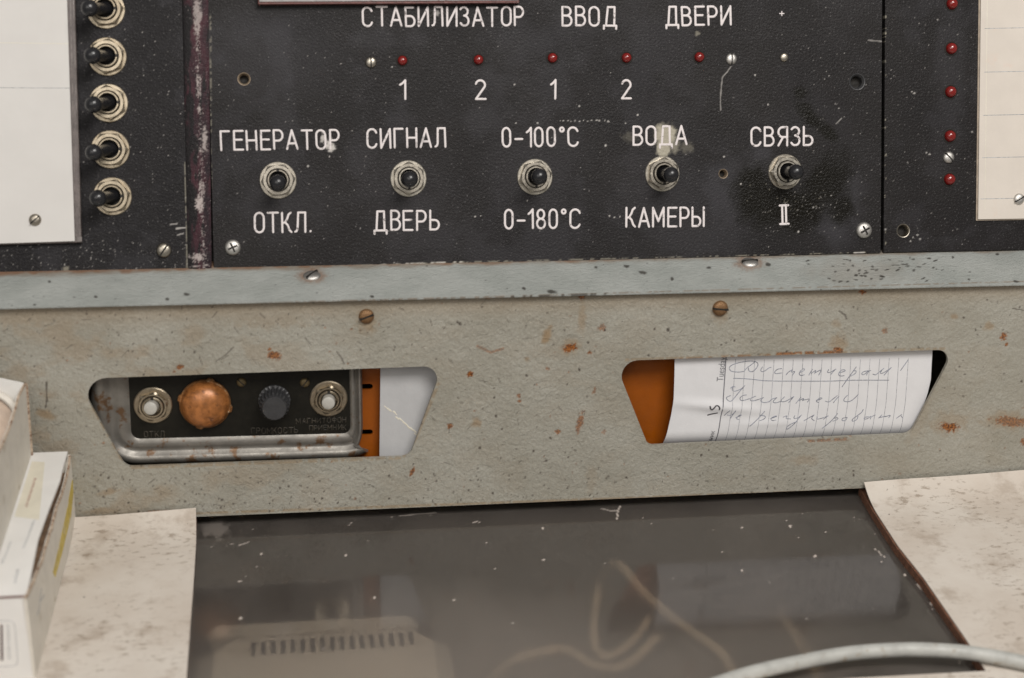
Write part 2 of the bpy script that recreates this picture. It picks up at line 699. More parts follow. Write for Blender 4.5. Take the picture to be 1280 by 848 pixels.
M = dict(
    front=m_front(), ledge=m_ledge(), strip=m_strip(), cover=m_cover(), glass=m_glass(), clear=m_clear(),
    black=m_black('black_textured_paint', (.0128, .0115, .0120), (.0170, .0152, .0150)),
    black_left=m_black('black_textured_paint_old', (.0122, .0112, .0122), (.0165, .0150, .0160), .0004),
    letter=m_letter('white_engraved_paint', (.72, .665, .66)),
    nickel=simple('dull_nickel', (.46, .425, .365), .36, 1, .12, 500, .00002, 1200, (.30, .24, .17), (.60, .78), 260, rnd=.32),
    brass=simple('aged_brass_nickel', (.43, .37, .28), .38, 1, .15, 500, .00002, 1200, (.26, .19, .11), (.56, .76), 260, rnd=.32),
    zinc=simple('zinc_screw_metal', (.62, .60, .57), .46, 1, .15, 900, .00005, 1500, (.25, .2, .15), (.6, .75), 600),
    rusty=simple('rusted_screw_metal', (.27, .155, .075), .45, .6, .35, 900, .0001, 1500, (.09, .035, .015), (.5, .65), 700),
    lever=simple('black_bakelite', (.014, .014, .016), .27, 0, .1, 400, 0, 900, None),
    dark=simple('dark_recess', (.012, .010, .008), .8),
    lining=simple('olive_housing_lining', (.16, .145, .10), .8),
    led=None, orange=simple('orange_painted_metal', (.275, .066, .0015), .5, 0, .06, 120, .00004, 900, None, spec=.3),
    greyplate=simple('pale_grey_sheet', (.47, .47, .475), .45, 0, .06, 60, .00005, 700, (.30, .27, .22), (.68, .8), 300),
    casing=simple('worn_steel_casing', (.19, .178, .16), .42, .55, .15, 120, .00006, 500, (.13, .075, .04), (.54, .64), 170),
    plate=simple('dark_olive_plate', (.0095, .0085, .006), .5, 0, .2, 300, .00005, 900, None, spec=.2),
    emboss=simple('dull_embossed_paint', (.055, .046, .034), .5, 0, .3, 900, 0, 900, (.016, .014, .01), (.42, .6), 900),
    amber=simple('dirty_amber_lens', (.33, .125, .036), .34, .2, .35, 260, .00004, 700, (.13, .045, .015), (.54, .68), 330),
    knob=simple('grey_black_knob', (.036, .036, .038), .45, 0, .15, 500, .00005, 1200, None),
    paper=simple('white_paper', (.67, .665, .675), .8, 0, .025, 90, .00004, 900, None, spec=.2),
    paper_warm=simple('warm_white_paper', (.63, .575, .515), .75, 0, .03, 60, .00003, 900, (.66, .53, .45), (.58, .8), 70, spec=.2),
    paper_left=simple('white_card', (.63, .61, .585), .65, 0, .02, 50, .00002, 900, (.62, .58, .50), (.66, .8), 25, spec=.3),
    ink=simple('grey_pen_ink', (.20, .215, .265), .8, 0, .5, 900, 0, 900, (.45, .45, .47), (.52, .68), 1600),
    rule=simple('grey_ruling', (.34, .345, .37), .8, 0, .35, 500, 0, 900, (.6, .6, .62), (.55, .7), 700),
    rule_dark=simple('dark_ruling', (.13, .13, .15), .8, 0, .3, 500),
    print_=simple('dark_print', (.055, .052, .058), .8, 0, .3, 600),
    button=simple('ivory_button', (.40, .385, .35), .4, 0, .08, 300, .00003, 900, (.3, .26, .2), (.58, .75), 400),
    amber_collar=simple('rusty_amber_collar', (.28, .125, .045), .4, .4, .4, 420, .0001, 700, (.5, .38, .24), (.56, .7), 420),
    edge_line=simple('smoky_edge_line', (.20, .175, .165), .35, 0, .3, 400),
    hole_edge=simple('worn_hole_edge', (.26, .20, .14), .5, .3, .3, 700),
    dull_brass=simple('dull_brass_screw', (.13, .095, .045), .55, .5, .35, 900),
    print_soft=simple('grey_diary_print', (.16, .16, .175), .8, 0, .3, 600),
    print_grey=simple('faded_print', (.36, .37, .38), .8, 0, .3, 600),
    hardboard=simple('brown_hardboard', (.15, .065, .036), .7, 0, .35, 400, .0002, 900, (.16, .075, .04), (.5, .65), 300),
    well=simple('brown_well_lining', (.055, .042, .034), .8, 0, .25, 60),
    cream=simple('cream_plastic', (.74, .70, .64), .5, 0, .05, 40),
    cable=simple('grey_white_cable', (.41, .41, .385), .5, 0, .12, 150, .00012, 500, (.26, .21, .15), (.56, .70), 240),
    tan=simple('tan_cable', (.72, .60, .47), .5, 0, .1, 100),
    card=simple('white_carton', (.74, .725, .70), .6, 0, .03, 60, .00008, 500, (.60, .55, .48), (.62, .78), 60, spec=.25),
    card_side=simple('yellowed_carton_side', (.68, .64, .57), .65, 0, .06, 80, .00008, 500, (.45, .39, .30), (.58, .74), 90, spec=.2),  # for side and rear walls, warmer and darker than the white carton
    kraft=simple('brown_cardboard', (.20, .125, .075), .85, 0, .25, 300, .0003, 800),
    torn=simple('torn_card_edge', (.47, .37, .28), .85, 0, .25, 700, .0003, 900, (.2, .11, .07), (.5, .62), 600),
    yellow=simple('yellow_print', (.56, .43, .085), .6, 0, .15, 200, 0, 500, (.60, .55, .42), (.52, .68), 260),
    tape=simple('yellowed_tape', (.70, .66, .55), .4, 0, .05, 120),
    pencil=simple('red_brown_pencil', (.40, .24, .19), .8, 0, .3, 900, 0, 900, (.6, .55, .45), (.5, .65), 1200),
    barcode=simple('dark_red_barcode', (.075, .03, .03), .7),
    skin_roll=simple('pinkish_roll', (.55, .43, .34), .55, 0, .2, 90, .0002, 300),
    film=simple('milky_plastic', (.62, .58, .52), .35, 0, .08, 90),
    redwood=simple('red_brown_edge', (.13, .045, .038), .5, 0, .25, 500, .0001, 900, (.3, .2, .18), (.66, .75), 700),
    greyface=simple('worn_grey_plate', (.30, .28, .275), .5, 0, .15, 300, .0002, 900, (.12, .06, .05), (.6, .7), 300),
)


def m_led():
    m = NT('red_led_lens')
    m.b.inputs['Transmission Weight'].default_value = .25
    m.b.inputs['Coat Weight'].default_value = .6
    m.b.inputs['Subsurface Weight'].default_value = .2
    m.b.inputs['Subsurface Scale'].default_value = .002
    return m.done(m.mix(m.noise(300), (.20, .006, .005), (.30, .012, .008)), .22)


M['led'] = m_led()

# ------------------------------------------------------------------ stroke lettering
PI = math.pi


def arc(cx, cy, rx, ry, a0, a1, n=9):
    return [(cx + rx * math.cos(math.radians(a0 + (a1 - a0) * i / n)), cy + ry * math.sin(math.radians(a0 + (a1 - a0) * i / n))) for i in range(n + 1)]


def bowl(x, y0, y1, r):       # half round to the right, top to bottom
    return arc(x, (y0 + y1) / 2, r, (y1 - y0) / 2, 90, -90)


O_ = arc(.25, .74, .25, .26, 0, 180, 12) + arc(.25, .26, .25, .26, 180, 360, 12)
O_ = O_ + [O_[0]]
Z_ = arc(.2, .72, .2, .28, 0, 180, 12) + arc(.2, .28, .2, .28, 180, 360, 12)
Z_ = Z_ + [Z_[0]]
GL = {
    'Г': (.46, [[(0, 0), (0, 1), (.46, 1)]]),
    'Е': (.48, [[(.48, 0), (0, 0), (0, 1), (.48, 1)], [(0, .53), (.42, .53)]]),
    'Н': (.52, [[(0, 0), (0, 1)], [(.52, 0), (.52, 1)], [(0, .5), (.52, .5)]]),
    'Р': (.48, [[(0, 0), (0, 1), (.25, 1)] + bowl(.25, .44, 1, .23) + [(0, .44)]]),
    'А': (.58, [[(0, 0), (.29, 1), (.58, 0)], [(.1, .3), (.48, .3)]]),
    'Т': (.56, [[(0, 1), (.56, 1)], [(.28, 1), (.28, 0)]]),
    'О': (.5, [O_]),
    'С': (.5, [arc(.25, .74, .25, .26, 15, 180, 10) + arc(.25, .26, .25, .26, 180, 345, 10)]),
    'И': (.52, [[(0, 1), (0, 0), (.52, 1), (.52, 0)]]),
    'Л': (.56, [[(0, .02), (.07, .04), (.13, .18), (.17, 1), (.56, 1), (.56, 0)]]),
    'Б': (.48, [[(.44, 1), (0, 1), (0, 0), (.25, 0)] + bowl(.25, 0, .54, .23)[::-1] + [(0, .54)]]),
    'З': (.46, [arc(.22, .77, .22, .23, 150, -90, 10), arc(.22, .27, .24, .27, 90, -150, 10)]),
    'В': (.48, [[(0, 0), (0, 1), (.22, 1)] + bowl(.22, .54, 1, .22) + [(0, .54)], [(.22, .54)] + bowl(.24, 0, .54, .24) + [(0, 0)]]),
    'Д': (.66, [[(0, -.17), (0, 0), (.66, 0), (.66, -.17)], [(.11, 0), (.19, 1), (.55, 1), (.55, 0)]]),
    'К': (.5, [[(0, 0), (0, 1)], [(0, .46), (.16, .5), (.28, .68), (.36, .9), (.48, 1)], [(.16, .5), (.3, .36), (.4, .1), (.5, 0)]]),
    'М': (.62, [[(0, 0), (0, 1), (.31, .28), (.62, 1), (.62, 0)]]),
    'Ы': (.66, [[(0, 1), (0, 0), (.24, 0)] + bowl(.24, 0, .5, .22)[::-1] + [(0, .5)], [(.66, 0), (.66, 1)]]),
    'Ь': (.48, [[(0, 1), (0, 0), (.25, 0)] + bowl(.25, 0, .5, .23)[::-1] + [(0, .5)]]),
    'Я': (.48, [[(.48, 0), (.48, 1), (.23, 1)] + arc(.23, .73, .23, .27, 90, 270, 9) + [(.48, .46)], [(.26, .46), (0, 0)]]),
    'П': (.52, [[(0, 0), (0, 1), (.52, 1), (.52, 0)]]),
    'Ф': (.6, [[(.3, 0), (.3, 1)], arc(.3, .6, .3, .28, 0, 360, 16)]),
    '0': (.4, [Z_]),
    '1': (.22, [[(0, .76), (.1, .84), (.22, 1), (.22, 0)]]),
    '2': (.5, [arc(.25, .75, .24, .25, 165, -20, 9) + [(.0, .0), (.5, 0)]]),
    '8': (.42, [arc(.21, .76, .18, .24, -90, 270, 16), arc(.21, .26, .21, .26, 90, 450, 16)]),
    '–': (.36, [[(0, .42), (.36, .42)]]),
    '°': (.22, [arc(.11, .88, .1, .11, 0, 360, 12)]),
    '.': (.06, [[(.03, .02), (.04, .03)]]),
    'Ⅱ': (.5, [[(0, 1), (.5, 1)], [(0, 0), (.5, 0)], [(.14, 0), (.14, 1)], [(.36, 0), (.36, 1)]]),
    '+': (.9, [[(0, .5), (.9, .5)], [(.45, .05), (.45, .95)]]),
    ' ': (.25, []),
}


def lettering(plane, txt, x0, y0, x1, y1, cap, parent, mat, r=1.40, h=.00013, gap=.24, jit=.012, name='lettering', thin=None):
    a0, a1 = plane.loc(x0, y0), plane.loc(x1, y1)
    at = plane.loc((x0 + x1) / 2, (y0 + y1) / 2 - cap)
    H = np.linalg.norm(at - (a0 + a1) / 2)
    rr = np.linalg.norm(plane.loc(x0 + r, y0) - a0)
    tot = sum(GL[c][0] for c in txt) + gap * (len(txt) - 1)
    d = a1 - a0
    L = np.linalg.norm(d)
    d = d / L
    n = np.array([-d[1], d[0]])
    sx = (L - 2 * rr * 0.9) / max(tot, 1e-6)
    mb = MB()
    x = 0.0
    for c in txt:
        wd, st = GL[c]
        jx, jy, sh = random.gauss(0, jit), random.gauss(0, jit), random.gauss(0, jit)
        for s_ in st:
            pts = [a0 + d * (rr * .9 + sx * (x + p[0] + jx + sh * p[1])) + n * (H - 2 * rr * .6) * (p[1] + jy) + n * rr * .6 for p in s_]
            mb.stroke(pts, rr, h)
        x += wd + gap
    return obj(name, mb, mat, parent, plane.mat(), 60, 'word ' + txt if any(ch.isalpha() for ch in txt) else 'characters ' + txt)


# ------------------------------------------------------------------ fittings
_cache = {}


def cached(key, fn, mat, smooth=35):
    if key not in _cache:
        _cache[key] = fn().mesh(key.split('|')[0], mat, smooth)
    return _cache[key]


MM = .001


def hexr(flat, chamf):
    def f(t, r, z):
        k = (t % (PI / 3)) - PI / 6
        return min(r, flat / math.cos(k)) if chamf else r
    return f


def washer_mb(R=7.35):
    return MB().lathe([(R * MM, -.2 * MM), (R * MM, .35 * MM), ((R - .25) * MM, .55 * MM), (4.6 * MM, .55 * MM)], 40, cap1=False)


def nut_mb(flat=5.95, R=6.85, h=3.0):
    return MB().lathe([(R * MM, .5 * MM), (R * MM, (h - .6) * MM), ((flat - .15) * MM, h * MM), (4.7 * MM, h * MM), (4.5 * MM, (h - .5) * MM)], 72, rfun=hexr(flat * MM, True), cap1=False)


def bush_mb(h=4.0, ro=4.35, ri=3.45):
    return MB().lathe([(ro * MM, .5 * MM), (ro * MM, (h - .3) * MM), ((ro - .3) * MM, h * MM), ((ri + .15) * MM, h * MM), (ri * MM, (h - .2) * MM), (ri * MM, .2 * MM), (.3 * MM, .0)], 40)


def notch_mb(h=4.0):
    return MB().box(-.55 * MM, .55 * MM, 3.4 * MM, 4.45 * MM, (h - .5) * MM, (h + .03) * MM)


def lever_mb(L=11.5, rb=3.25):
    prof = [(2.9, -2.2), (2.6, 0), (2.35, 3.5), (2.15, 5.6), (2.05, L - rb - .2)]
    for i in range(11):
        t = -48 + i * 138 / 10
        prof.append((max(rb * math.cos(math.radians(t)), .02), L + rb * math.sin(math.radians(t))))
    return MB().lathe([(r * MM, z * MM) for r, z in prof], 28)


def lever_dir(plane, a, b, px, py, L, z0):
    h = L
    for _ in range(14):
        q = plane.off(z0 + h).loc(px, py)
        da, db = q[0] - a, q[1] - b
        h = math.sqrt(max(L * L - da * da - db * db, (L * .3) ** 2))
    return Vector((da, db, h)).normalized()


def toggle(plane, cx, cy, bx, by, notch, parent, sc=1.0, rot=0.0, label=None, metal='nickel'):
    a, b = plane.loc(cx, cy)
    base = plane.mat(a, b)
    W = base @ Matrix.Scale(sc, 4)
    t = link('toggle_switch', cached('washer|' + metal, washer_mb, M[metal]), parent, W)
    if label:
        t['label'] = label
    link('nut', cached('nut|' + metal, nut_mb, M[metal], 25), t, W @ Matrix.Rotation(rot, 4, 'Z'))
    link('bushing', cached('bushing|' + metal, bush_mb, M[metal]), t, W)
    link('bore', cached('bore', lambda: MB().lathe([(3.42 * MM, 1.6 * MM), (.2 * MM, 1.7 * MM)], 32), M['dark']), t, W)
    link('keyway', cached('keyway', notch_mb, M['dark'], 0), t, W @ Matrix.Rotation(notch, 4, 'Z'))
    L, z0 = 11.5 * MM * sc, 2.0 * MM * sc
    d = lever_dir(plane, a, b, bx, by, L, z0)
    q = Vector((0, 0, 1)).rotation_difference(d).to_matrix().to_4x4()
    link('lever', cached('lever', lever_mb, M['lever']), t, W @ Matrix.Translation((0, 0, 2.0 * MM)) @ q)
    return t


def screw_mb(kind):
    mb = MB()
    R = 1.0
    prof = [(R, -.1), (R, .12), (.92, .30), (.74, .46), (.45, .56), (.2, .58)]
    mb.lathe(prof, 28)
    return mb


def screw(plane, px, py, r_px, parent, kind='slot', mat='zinc', ang=0.0, label=None, flat=1.0):
    a, b = plane.loc(px, py)
    r = np.linalg.norm(plane.loc(px + r_px, py) - np.array([a, b]))
    W = plane.mat(a, b) @ Matrix.Rotation(ang, 4, 'Z') @ Matrix.Diagonal((r, r, r * flat, 1))
    s = link('screw', cached('screw|' + mat, lambda: screw_mb(kind), M[mat]), parent, W)
    if kind == 'slot':
        fn = lambda: MB().box(-.97, .97, -.11, .11, .0, .595)
    elif kind == 'cross':
        fn = lambda: MB().prism([(-.6, -.11), (-.11, -.11), (-.11, -.6), (.11, -.6), (.11, -.11), (.6, -.11), (.6, .11), (.11, .11), (.11, .6), (-.11, .6), (-.11, .11), (-.6, .11)], 0, .60)
    else:
        return s
    link('slot' if kind == 'slot' else 'recess', cached(kind, fn, M['dark'], 0), s, W)
    return s


def led(plane, px, py, r_px, parent):
    a, b = plane.loc(px, py)
    r = np.linalg.norm(plane.loc(px + r_px, py) - np.array([a, b]))
    W = plane.mat(a, b) @ Matrix.Scale(r, 4)
    dome = [(.9, -.3), (.9, .15)] + [(.88 * math.cos(t), .2 + .75 * math.sin(t)) for t in np.linspace(.1, 1.5, 8)]
    l = link('indicator_led', cached('led', lambda: MB().lathe(dome, 24), M['led'], 60), parent, W)
    link('collar', cached('collar', lambda: MB().lathe([(1.2, -.1), (1.2, .04), (1.08, .10), (.93, .04), (.93, -.2)], 28, cap1=False), M['dark']), l, W)  # dark ring standing in for the shaded gap round the LED
    return l


def hole_fit(plane, px, py, r_px, parent, rim, thick=.003):
    a, b = plane.loc(px, py)
    r = np.linalg.norm(plane.loc(px + r_px, py) - np.array([a, b]))
    W = plane.mat(a, b)
    mb = MB().lathe([(r * 1.1, -.00005), (r * 1.07, .00008), (r * .98, .00002), (r * .76, -.0009), (r * .74, -.0035)], 28, cap1=False)
    h = obj('hole_rim', mb, rim, parent, W)
    obj('hole_bottom', MB().lathe([(r * .99, -.0034), (r * .98, -.0033)], 20), M['dark'], h, W)


def hole_poly(plane, px, py, r_px):
    c = plane.loc(px, py)
    return circle_poly(c, np.linalg.norm(plane.loc(px + r_px, py) - c))


def quad(plane, *pts):
    return [plane.loc(*p) for p in pts]


# ------------------------------------------------------------------ console: beige front, ledge, housing
con = thing('console', 'beige painted sheet metal console front with pale ledge and two trapezoid openings', 'console', FRONT.mat())

WIN_L = rounded([FRONT.loc(*p) for p in ((95, 474), (553.5, 457.5), (512, 571), (157, 584))], [.0075, .0055, .005, .0045])
WIN_R = rounded([FRONT.loc(*p) for p in ((768, 451.5), (1193.5, 437), (1138.5, 542.5), (810, 557))], [.0065, .005, .005, .0035])


def paint_front(p):
    X, Y = p.X, p.Y
    n = fbm(X / 60, Y / 60, 3, 4)
    # soft ledge shadow painted into the colour as brown, mixed with grime
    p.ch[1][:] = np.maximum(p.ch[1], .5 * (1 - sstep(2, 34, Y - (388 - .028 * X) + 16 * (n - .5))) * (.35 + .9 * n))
    p.ch[1][:] = np.maximum(p.ch[1], .36 * sstep(.45, .72, fbm(X / 40, Y / 26, 9, 5)) * (1 - .75 * sstep(150, 520, X)))
    R, G, B = 0, 1, 2
    for a in ((712, 435, 10, 5, -15, 1), (588, 468, 4, 4, 0, 1), (562, 533, 3.5, 3.5, 0, .9), (725, 528, 4, 13, 15, .75), (343, 445, 8, 5, 10, .9),
              (337, 437, 2, 2, 0, .9), (225, 459, 6, 3, -20, .9), (217, 465, 2, 2, 0, .8), (515, 590, 2.5, 8, 25, .9), (1186, 534, 12, 6, 0, .95),
              (1263, 527, 22, 6, 5, .7), (1254, 421, 4, 5, 30, .9), (1258, 431, 2, 2, 0, .9), (1078, 365, 4, 3, 0, 1), (649, 495, 2.5, 2.5, 0, .8),
              (649, 502, 2.5, 2, 0, .8), (697, 540, 4, 3, 0, .8), (737, 441, 3, 2, 0, .9), (752, 410, 5, 4, 0, .6), (685, 461, 3, 2.5, 0, .7),
              (727, 371, 4, 4, 0, .9), (743, 489, 2, 5, 20, .6), (755, 540, 3, 3, 0, .5), (1048, 437, 7, 3, 0, .9), (1279, 553, 3, 5, 0, .8),
              (562, 370, 5, 2, 0, .6), (610, 372, 4, 2, 0, .5), (1106, 414, 3, 4, 40, .6), (895, 540, 2, 2, 0, .4), (196, 640, 20, 2, -4, .7)):
        p.blot(R, a[0], a[1], a[2] * .9, a[3] * .9, a[4], amt=a[5], rag=.8, ns=2.2, soft=.28)
    p.line(R, [(597, 433), (606, 437), (613, 441), (629, 436)], 2.2, .55)
    for a in ((683, 420, 4.5, 12, 18, .85), (727, 394, 5, 24, 2, .5), (712, 433, 13, 9, -15, .5), (1186, 528, 22, 14, 0, .4), (1262, 526, 32, 10, 4, .45),
              (1048, 428, 9, 12, 0, .6), (1235, 408, 6, 5, 0, .6), (1193, 396, 4, 3, 0, .6), (1045, 405, 6, 5, 0, .4), (56, 518, 11, 6, 20, .7), (135, 616, 13, 4, -8, .6),
              (50, 545, 16, 10, 0, .35), (128, 640, 26, 4, -4, .55), (30, 395, 60, 14, 0, .4), (595, 529, 6, 5, 0, .7), (659, 449, 3, 3, 0, .7), (340, 400, 50, 10, 0, .3),
              (1150, 520, 12, 30, 20, .25), (1005, 575, 16, 6, 0, .35), (690, 440, 30, 8, 0, .15), (458, 402, 12, 14, 0, .6), (900, 392, 10, 12, 0, .45), (740, 600, 8, 16, 0, .2)):
        p.blot(G, *a[:5], amt=a[5], rag=.7, ns=6, soft=.6)
    # dirty edges of the openings and lower border
    p.line(R, [(968, 442.6), (1000, 441.5), (1052, 440)], 2.4, .8, .42)
    p.line(R, [(1010, 551.5), (1060, 549)], 2.6, .6, .45)
    p.line(R, [(845, 449), (965, 443.5)], 1.6, .5, .5)
    p.line(G, [(97, 648), (246, 642), (640, 628), (1075, 612)], 2.2, .6, .3)
    p.line(G, [(780, 450), (1180, 436)], 2.5, .5, .4)
    p.line(G, [(110, 500), (150, 572), (165, 585), (500, 573)], 2.4, .55, .4)
    p.line(G, [(548, 480), (520, 548), (505, 570)], 3, .5, .3)
    p.line(B, [(58, 478), (58.5, 500), (57, 510)], 1.4, .8)
    p.line(B, [(1049, 389), (1056, 394), (1058, 399)], 1.3, .8)
    p.line(B, [(1266, 386), (1280, 388)], 1.0, .7)
    p.line(B, [(421, 440), (427, 448), (430, 455)], 1.2, .7)
    p.line(B, [(270, 452), (282, 444), (292, 434)], 1.1, .5)
    for x, y in ((1067, 589), (1067, 594), (616, 617), (667, 564), (572, 403), (618, 497), (658, 470), (724, 462), (756, 413), (735, 428), (1277, 477), (886, 563), (877, 569), (909, 571),
                 (575, 405), (600, 560), (683, 576), (710, 572), (688, 548), (620, 520), (1160, 470), (918, 426), (835, 413)):
        p.blot(B, x, y, random.uniform(1, 1.9), random.uniform(1.2, 2.4), random.uniform(-50, 50), .85)
    for k in range(900):       # small chips, thick towards the left and the foot of the sheet
        x = 1290 * random.random() ** 1.55
        y = random.uniform(375, 645)
        if random.random() < .45:
            y = random.uniform(590, 640)
        p.blot(B, x, y, random.uniform(.5, 1.35), random.uniform(.5, 1.8), random.uniform(-60, 60), random.uniform(.35, .9), rag=.4)
    for k in range(70):
        p.blot(R, random.uniform(0, 1280), random.uniform(372, 630), random.uniform(.7, 1.7), random.uniform(.7, 1.7), 0, random.uniform(.3, .7))
    for k in range(110):        # hair scratches
        x, y, t, l = 700 * random.random(), random.uniform(380, 640), random.uniform(-.9, 1.6), random.uniform(3, 12)
        p.line(B, [(x, y), (x + l * math.cos(t), y + l * math.sin(t))], .9, random.uniform(.25, .6))


fl = FRONT.loc
zb = fl(640, 629.3)[1]
ztop = (LEDGE.hit(640, 370.6) - FRONT.o) @ FRONT.v - .0008
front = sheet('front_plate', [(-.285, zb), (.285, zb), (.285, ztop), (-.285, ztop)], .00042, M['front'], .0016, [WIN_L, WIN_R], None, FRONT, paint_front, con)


def paint_ledge(p):
    X, Y = p.X, p.Y
    back = 341.5 - .0235 * X
    n = fbm(X / 30, Y / 12, 4, 4)
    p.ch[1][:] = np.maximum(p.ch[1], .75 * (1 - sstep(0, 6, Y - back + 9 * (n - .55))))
    p.ch[0][:] = np.maximum(p.ch[0], .6 * (1 - sstep(0, 4, Y - back + 9 * (fbm(X / 14, Y / 9, 14, 3) - .45))) * (1 - sstep(300, 700, np.abs(X - 300))))
    for k in range(64):
        x = random.gauss(1105, 48)
        y = random.uniform(323, 353) - .02 * (x - 1100)
        p.blot(2, x, y, random.uniform(.9, 3.4), random.uniform(.5, 1.3), random.uniform(-25, 20), random.uniform(.6, 1))
    p.blot(1, 1075, 340, 60, 14, 0, .30, .7, soft=.7, ns=14)
    for x, y, a, b in ((233, 368, 3, 2), (209, 374, 2, 1.5), (804, 341, 5, 2.2), (783, 333, 3, 1.8), (655, 361, 2.5, 2), (840, 349, 2, 2), (690, 365, 6, 2), (465, 371, 3, 1.5), (886, 335, 3, 1.6),
                       (960, 331, 3, 2), (745, 334, 2, 1.5), (1247, 318, 2, 1.6), (62, 352, 2, 1.5), (120, 371, 2, 1.4), (43, 381, 2, 1.2), (1270, 352, 4, 1.4)):
        p.blot(2, x, y, a, b, 10, .9)
    for k in range(60):
        p.blot(2, random.uniform(0, 1280), random.uniform(312, 385), random.uniform(.6, 1.6), random.uniform(.5, 1), 0, random.uniform(.3, .8))
    p.line(2, [(640, 370.8), (700, 369), (760, 367)], 1.5, .7, .5)
    p.line(1, [(0, 388), (1280, 352)], 1.2, .7, .4)
    for x, y in ((390, 345), (937, 329)):
        p.blot(0, x, y, 17, 9, 0, .55, .4, soft=.5)


bl = LEDGE.loc(640, 327.5)[1]
fl_ = LEDGE.loc(640, 370.6)[1]
ledge = sheet('ledge', [(-.285, fl_), (.285, fl_), (.285, bl + .006), (-.285, bl + .006)], .00045, M['ledge'], .0005, [],
              None, LEDGE, paint_ledge, con)
screw(LEDGE, 390, 345.5, 11, con, 'slot', 'zinc', .9, flat=.7)
screw(LEDGE, 937, 329, 10.5, con, 'slot', 'zinc', .1, flat=.7)
screw(FRONT, 458, 395.5, 9.6, con, 'slot', 'rusty', .35)
screw(FRONT, 900, 385.5, 9.6, con, 'slot', 'rusty', -.1)
# closed box behind the openings
hb = MB()
hb.box(-.285, .285, zb + .004, zb + .006, -.06, -.0016)
hb.box(-.285, .285, ztop - .006, ztop - .004, -.06, -.0016)
hb.box(-.285, .285, zb + .006, ztop - .006, -.062, -.06)
hb.box(-.285, -.283, zb + .006, ztop - .006, -.06, -.0016)
hb.box(.283, .285, zb + .006, ztop - .006, -.06, -.0016)
obj('housing', hb, M['lining'], con, FRONT.mat())

# ------------------------------------------------------------------ left opening: intercom unit, orange bracket, grey sheet
CASE = FRONT.off(-.0045)      # lip of the steel casing
PLATE = FRONT.off(-.0085)     # dark switch plate inside it
ORNG = FRONT.off(-.012)
GREY = FRONT.off(-.0075)
unit = thing('intercom_unit', 'steel intercom unit with dark switch plate, amber lamp and fluted knob behind the left opening', 'intercom', PLATE.mat())


def unit_casing():
    """Pressed steel surround: flat rim at the plate, two rolled ridges, and a lip that falls away."""
    prof = [(0.0, .0003), (.0010, .0007), (.0024, .0011), (.0040, .0013), (.0056, .0012), (.0072, .0008), (.0086, .0012), (.0102, .0024), (.0120, .0032), (.0140, .0031), (.0158, .0020), (.0172, -.0004), (.0180, -.0060)]
    inner = [PLATE.loc(*p) for p in ((159, 440), (164.5, 548.5), (438, 541.5), (436, 432))]
    path = rounded(inner, [.0003, .0035, .003, .0003], 8)
    mb = MB()
    n = len(path)
    cen = path.mean(0)
    vs, fs = [], []
    for i, p in enumerate(path):
        a, b = path[max(i - 1, 0)], path[min(i + 1, n - 1)]
        t = (b - a) / np.linalg.norm(b - a)
        out = np.array([t[1], -t[0]])
        if out @ (p - cen) < 0:
            out = -out
        side = abs(out[0])
        for d, z in prof:
            right = out[0] > .6
            k = (.30 if right else 1.0) if side > .6 else 1.0
            if side <= .6 and p[0] > cen[0]:
                k = 1.0
            vs.append((p[0] + out[0] * d * k * (.9 if not right else 1), p[1] + out[1] * d * .64, z))
    m = len(prof)
    for i in range(n - 1):
        for j in range(m - 1):
            fs.append((i * m + j, (i + 1) * m + j, (i + 1) * m + j + 1, i * m + j + 1))
    mb.add(vs, fs)
    return mb


obj('casing', unit_casing(), M['casing'], unit, PLATE.mat(), 50)
fp = [PLATE.loc(*p) for p in ((157, 436), (162, 552), (441, 545), (440, 428))]
obj('faceplate', MB().prism(fp[::-1], -.002, 0), M['plate'], unit, PLATE.mat())


def push_switch(px, py, bx, by, sc=1.0):
    a, b = PLATE.loc(px, py)
    W = PLATE.mat(a, b) @ Matrix.Scale(sc, 4)
    t = link('push_switch', cached('pwasher', lambda: MB().lathe([(7.6 * MM, 0), (7.6 * MM, .5 * MM), (7.2 * MM, .8 * MM), (4 * MM, .8 * MM)], 40, cap1=False), M['brass']), unit, W)
    link('nut', cached('pnut', lambda: nut_mb(5.5, 6.2, 2.6), M['brass'], 25), t, W @ Matrix.Rotation(.3, 4, 'Z'))
    link('bushing', cached('pbush', lambda: bush_mb(3.6, 4.3, 3.3), M['brass']), t, W)
    link('keyway', cached('pkey', lambda: MB().box(-.6 * MM, .6 * MM, 3.3 * MM, 4.3 * MM, 3.2 * MM, 3.65 * MM), M['dark'], 0), t, W)
    d = lever_dir(PLATE, a, b, bx, by, 8 * MM * sc, .5 * MM)
    q = Vector((0, 0, 1)).rotation_difference(d).to_matrix().to_4x4()
    link('button', cached('pbtn', lambda: MB().lathe([(2.6 * MM, -1 * MM), (2.7 * MM, 6.8 * MM), (2.5 * MM, 7.7 * MM), (1.6 * MM, 8.1 * MM), (.2 * MM, 8.15 * MM)], 28), M['button']), t, W @ Matrix.Translation((0, 0, .5 * MM)) @ q)


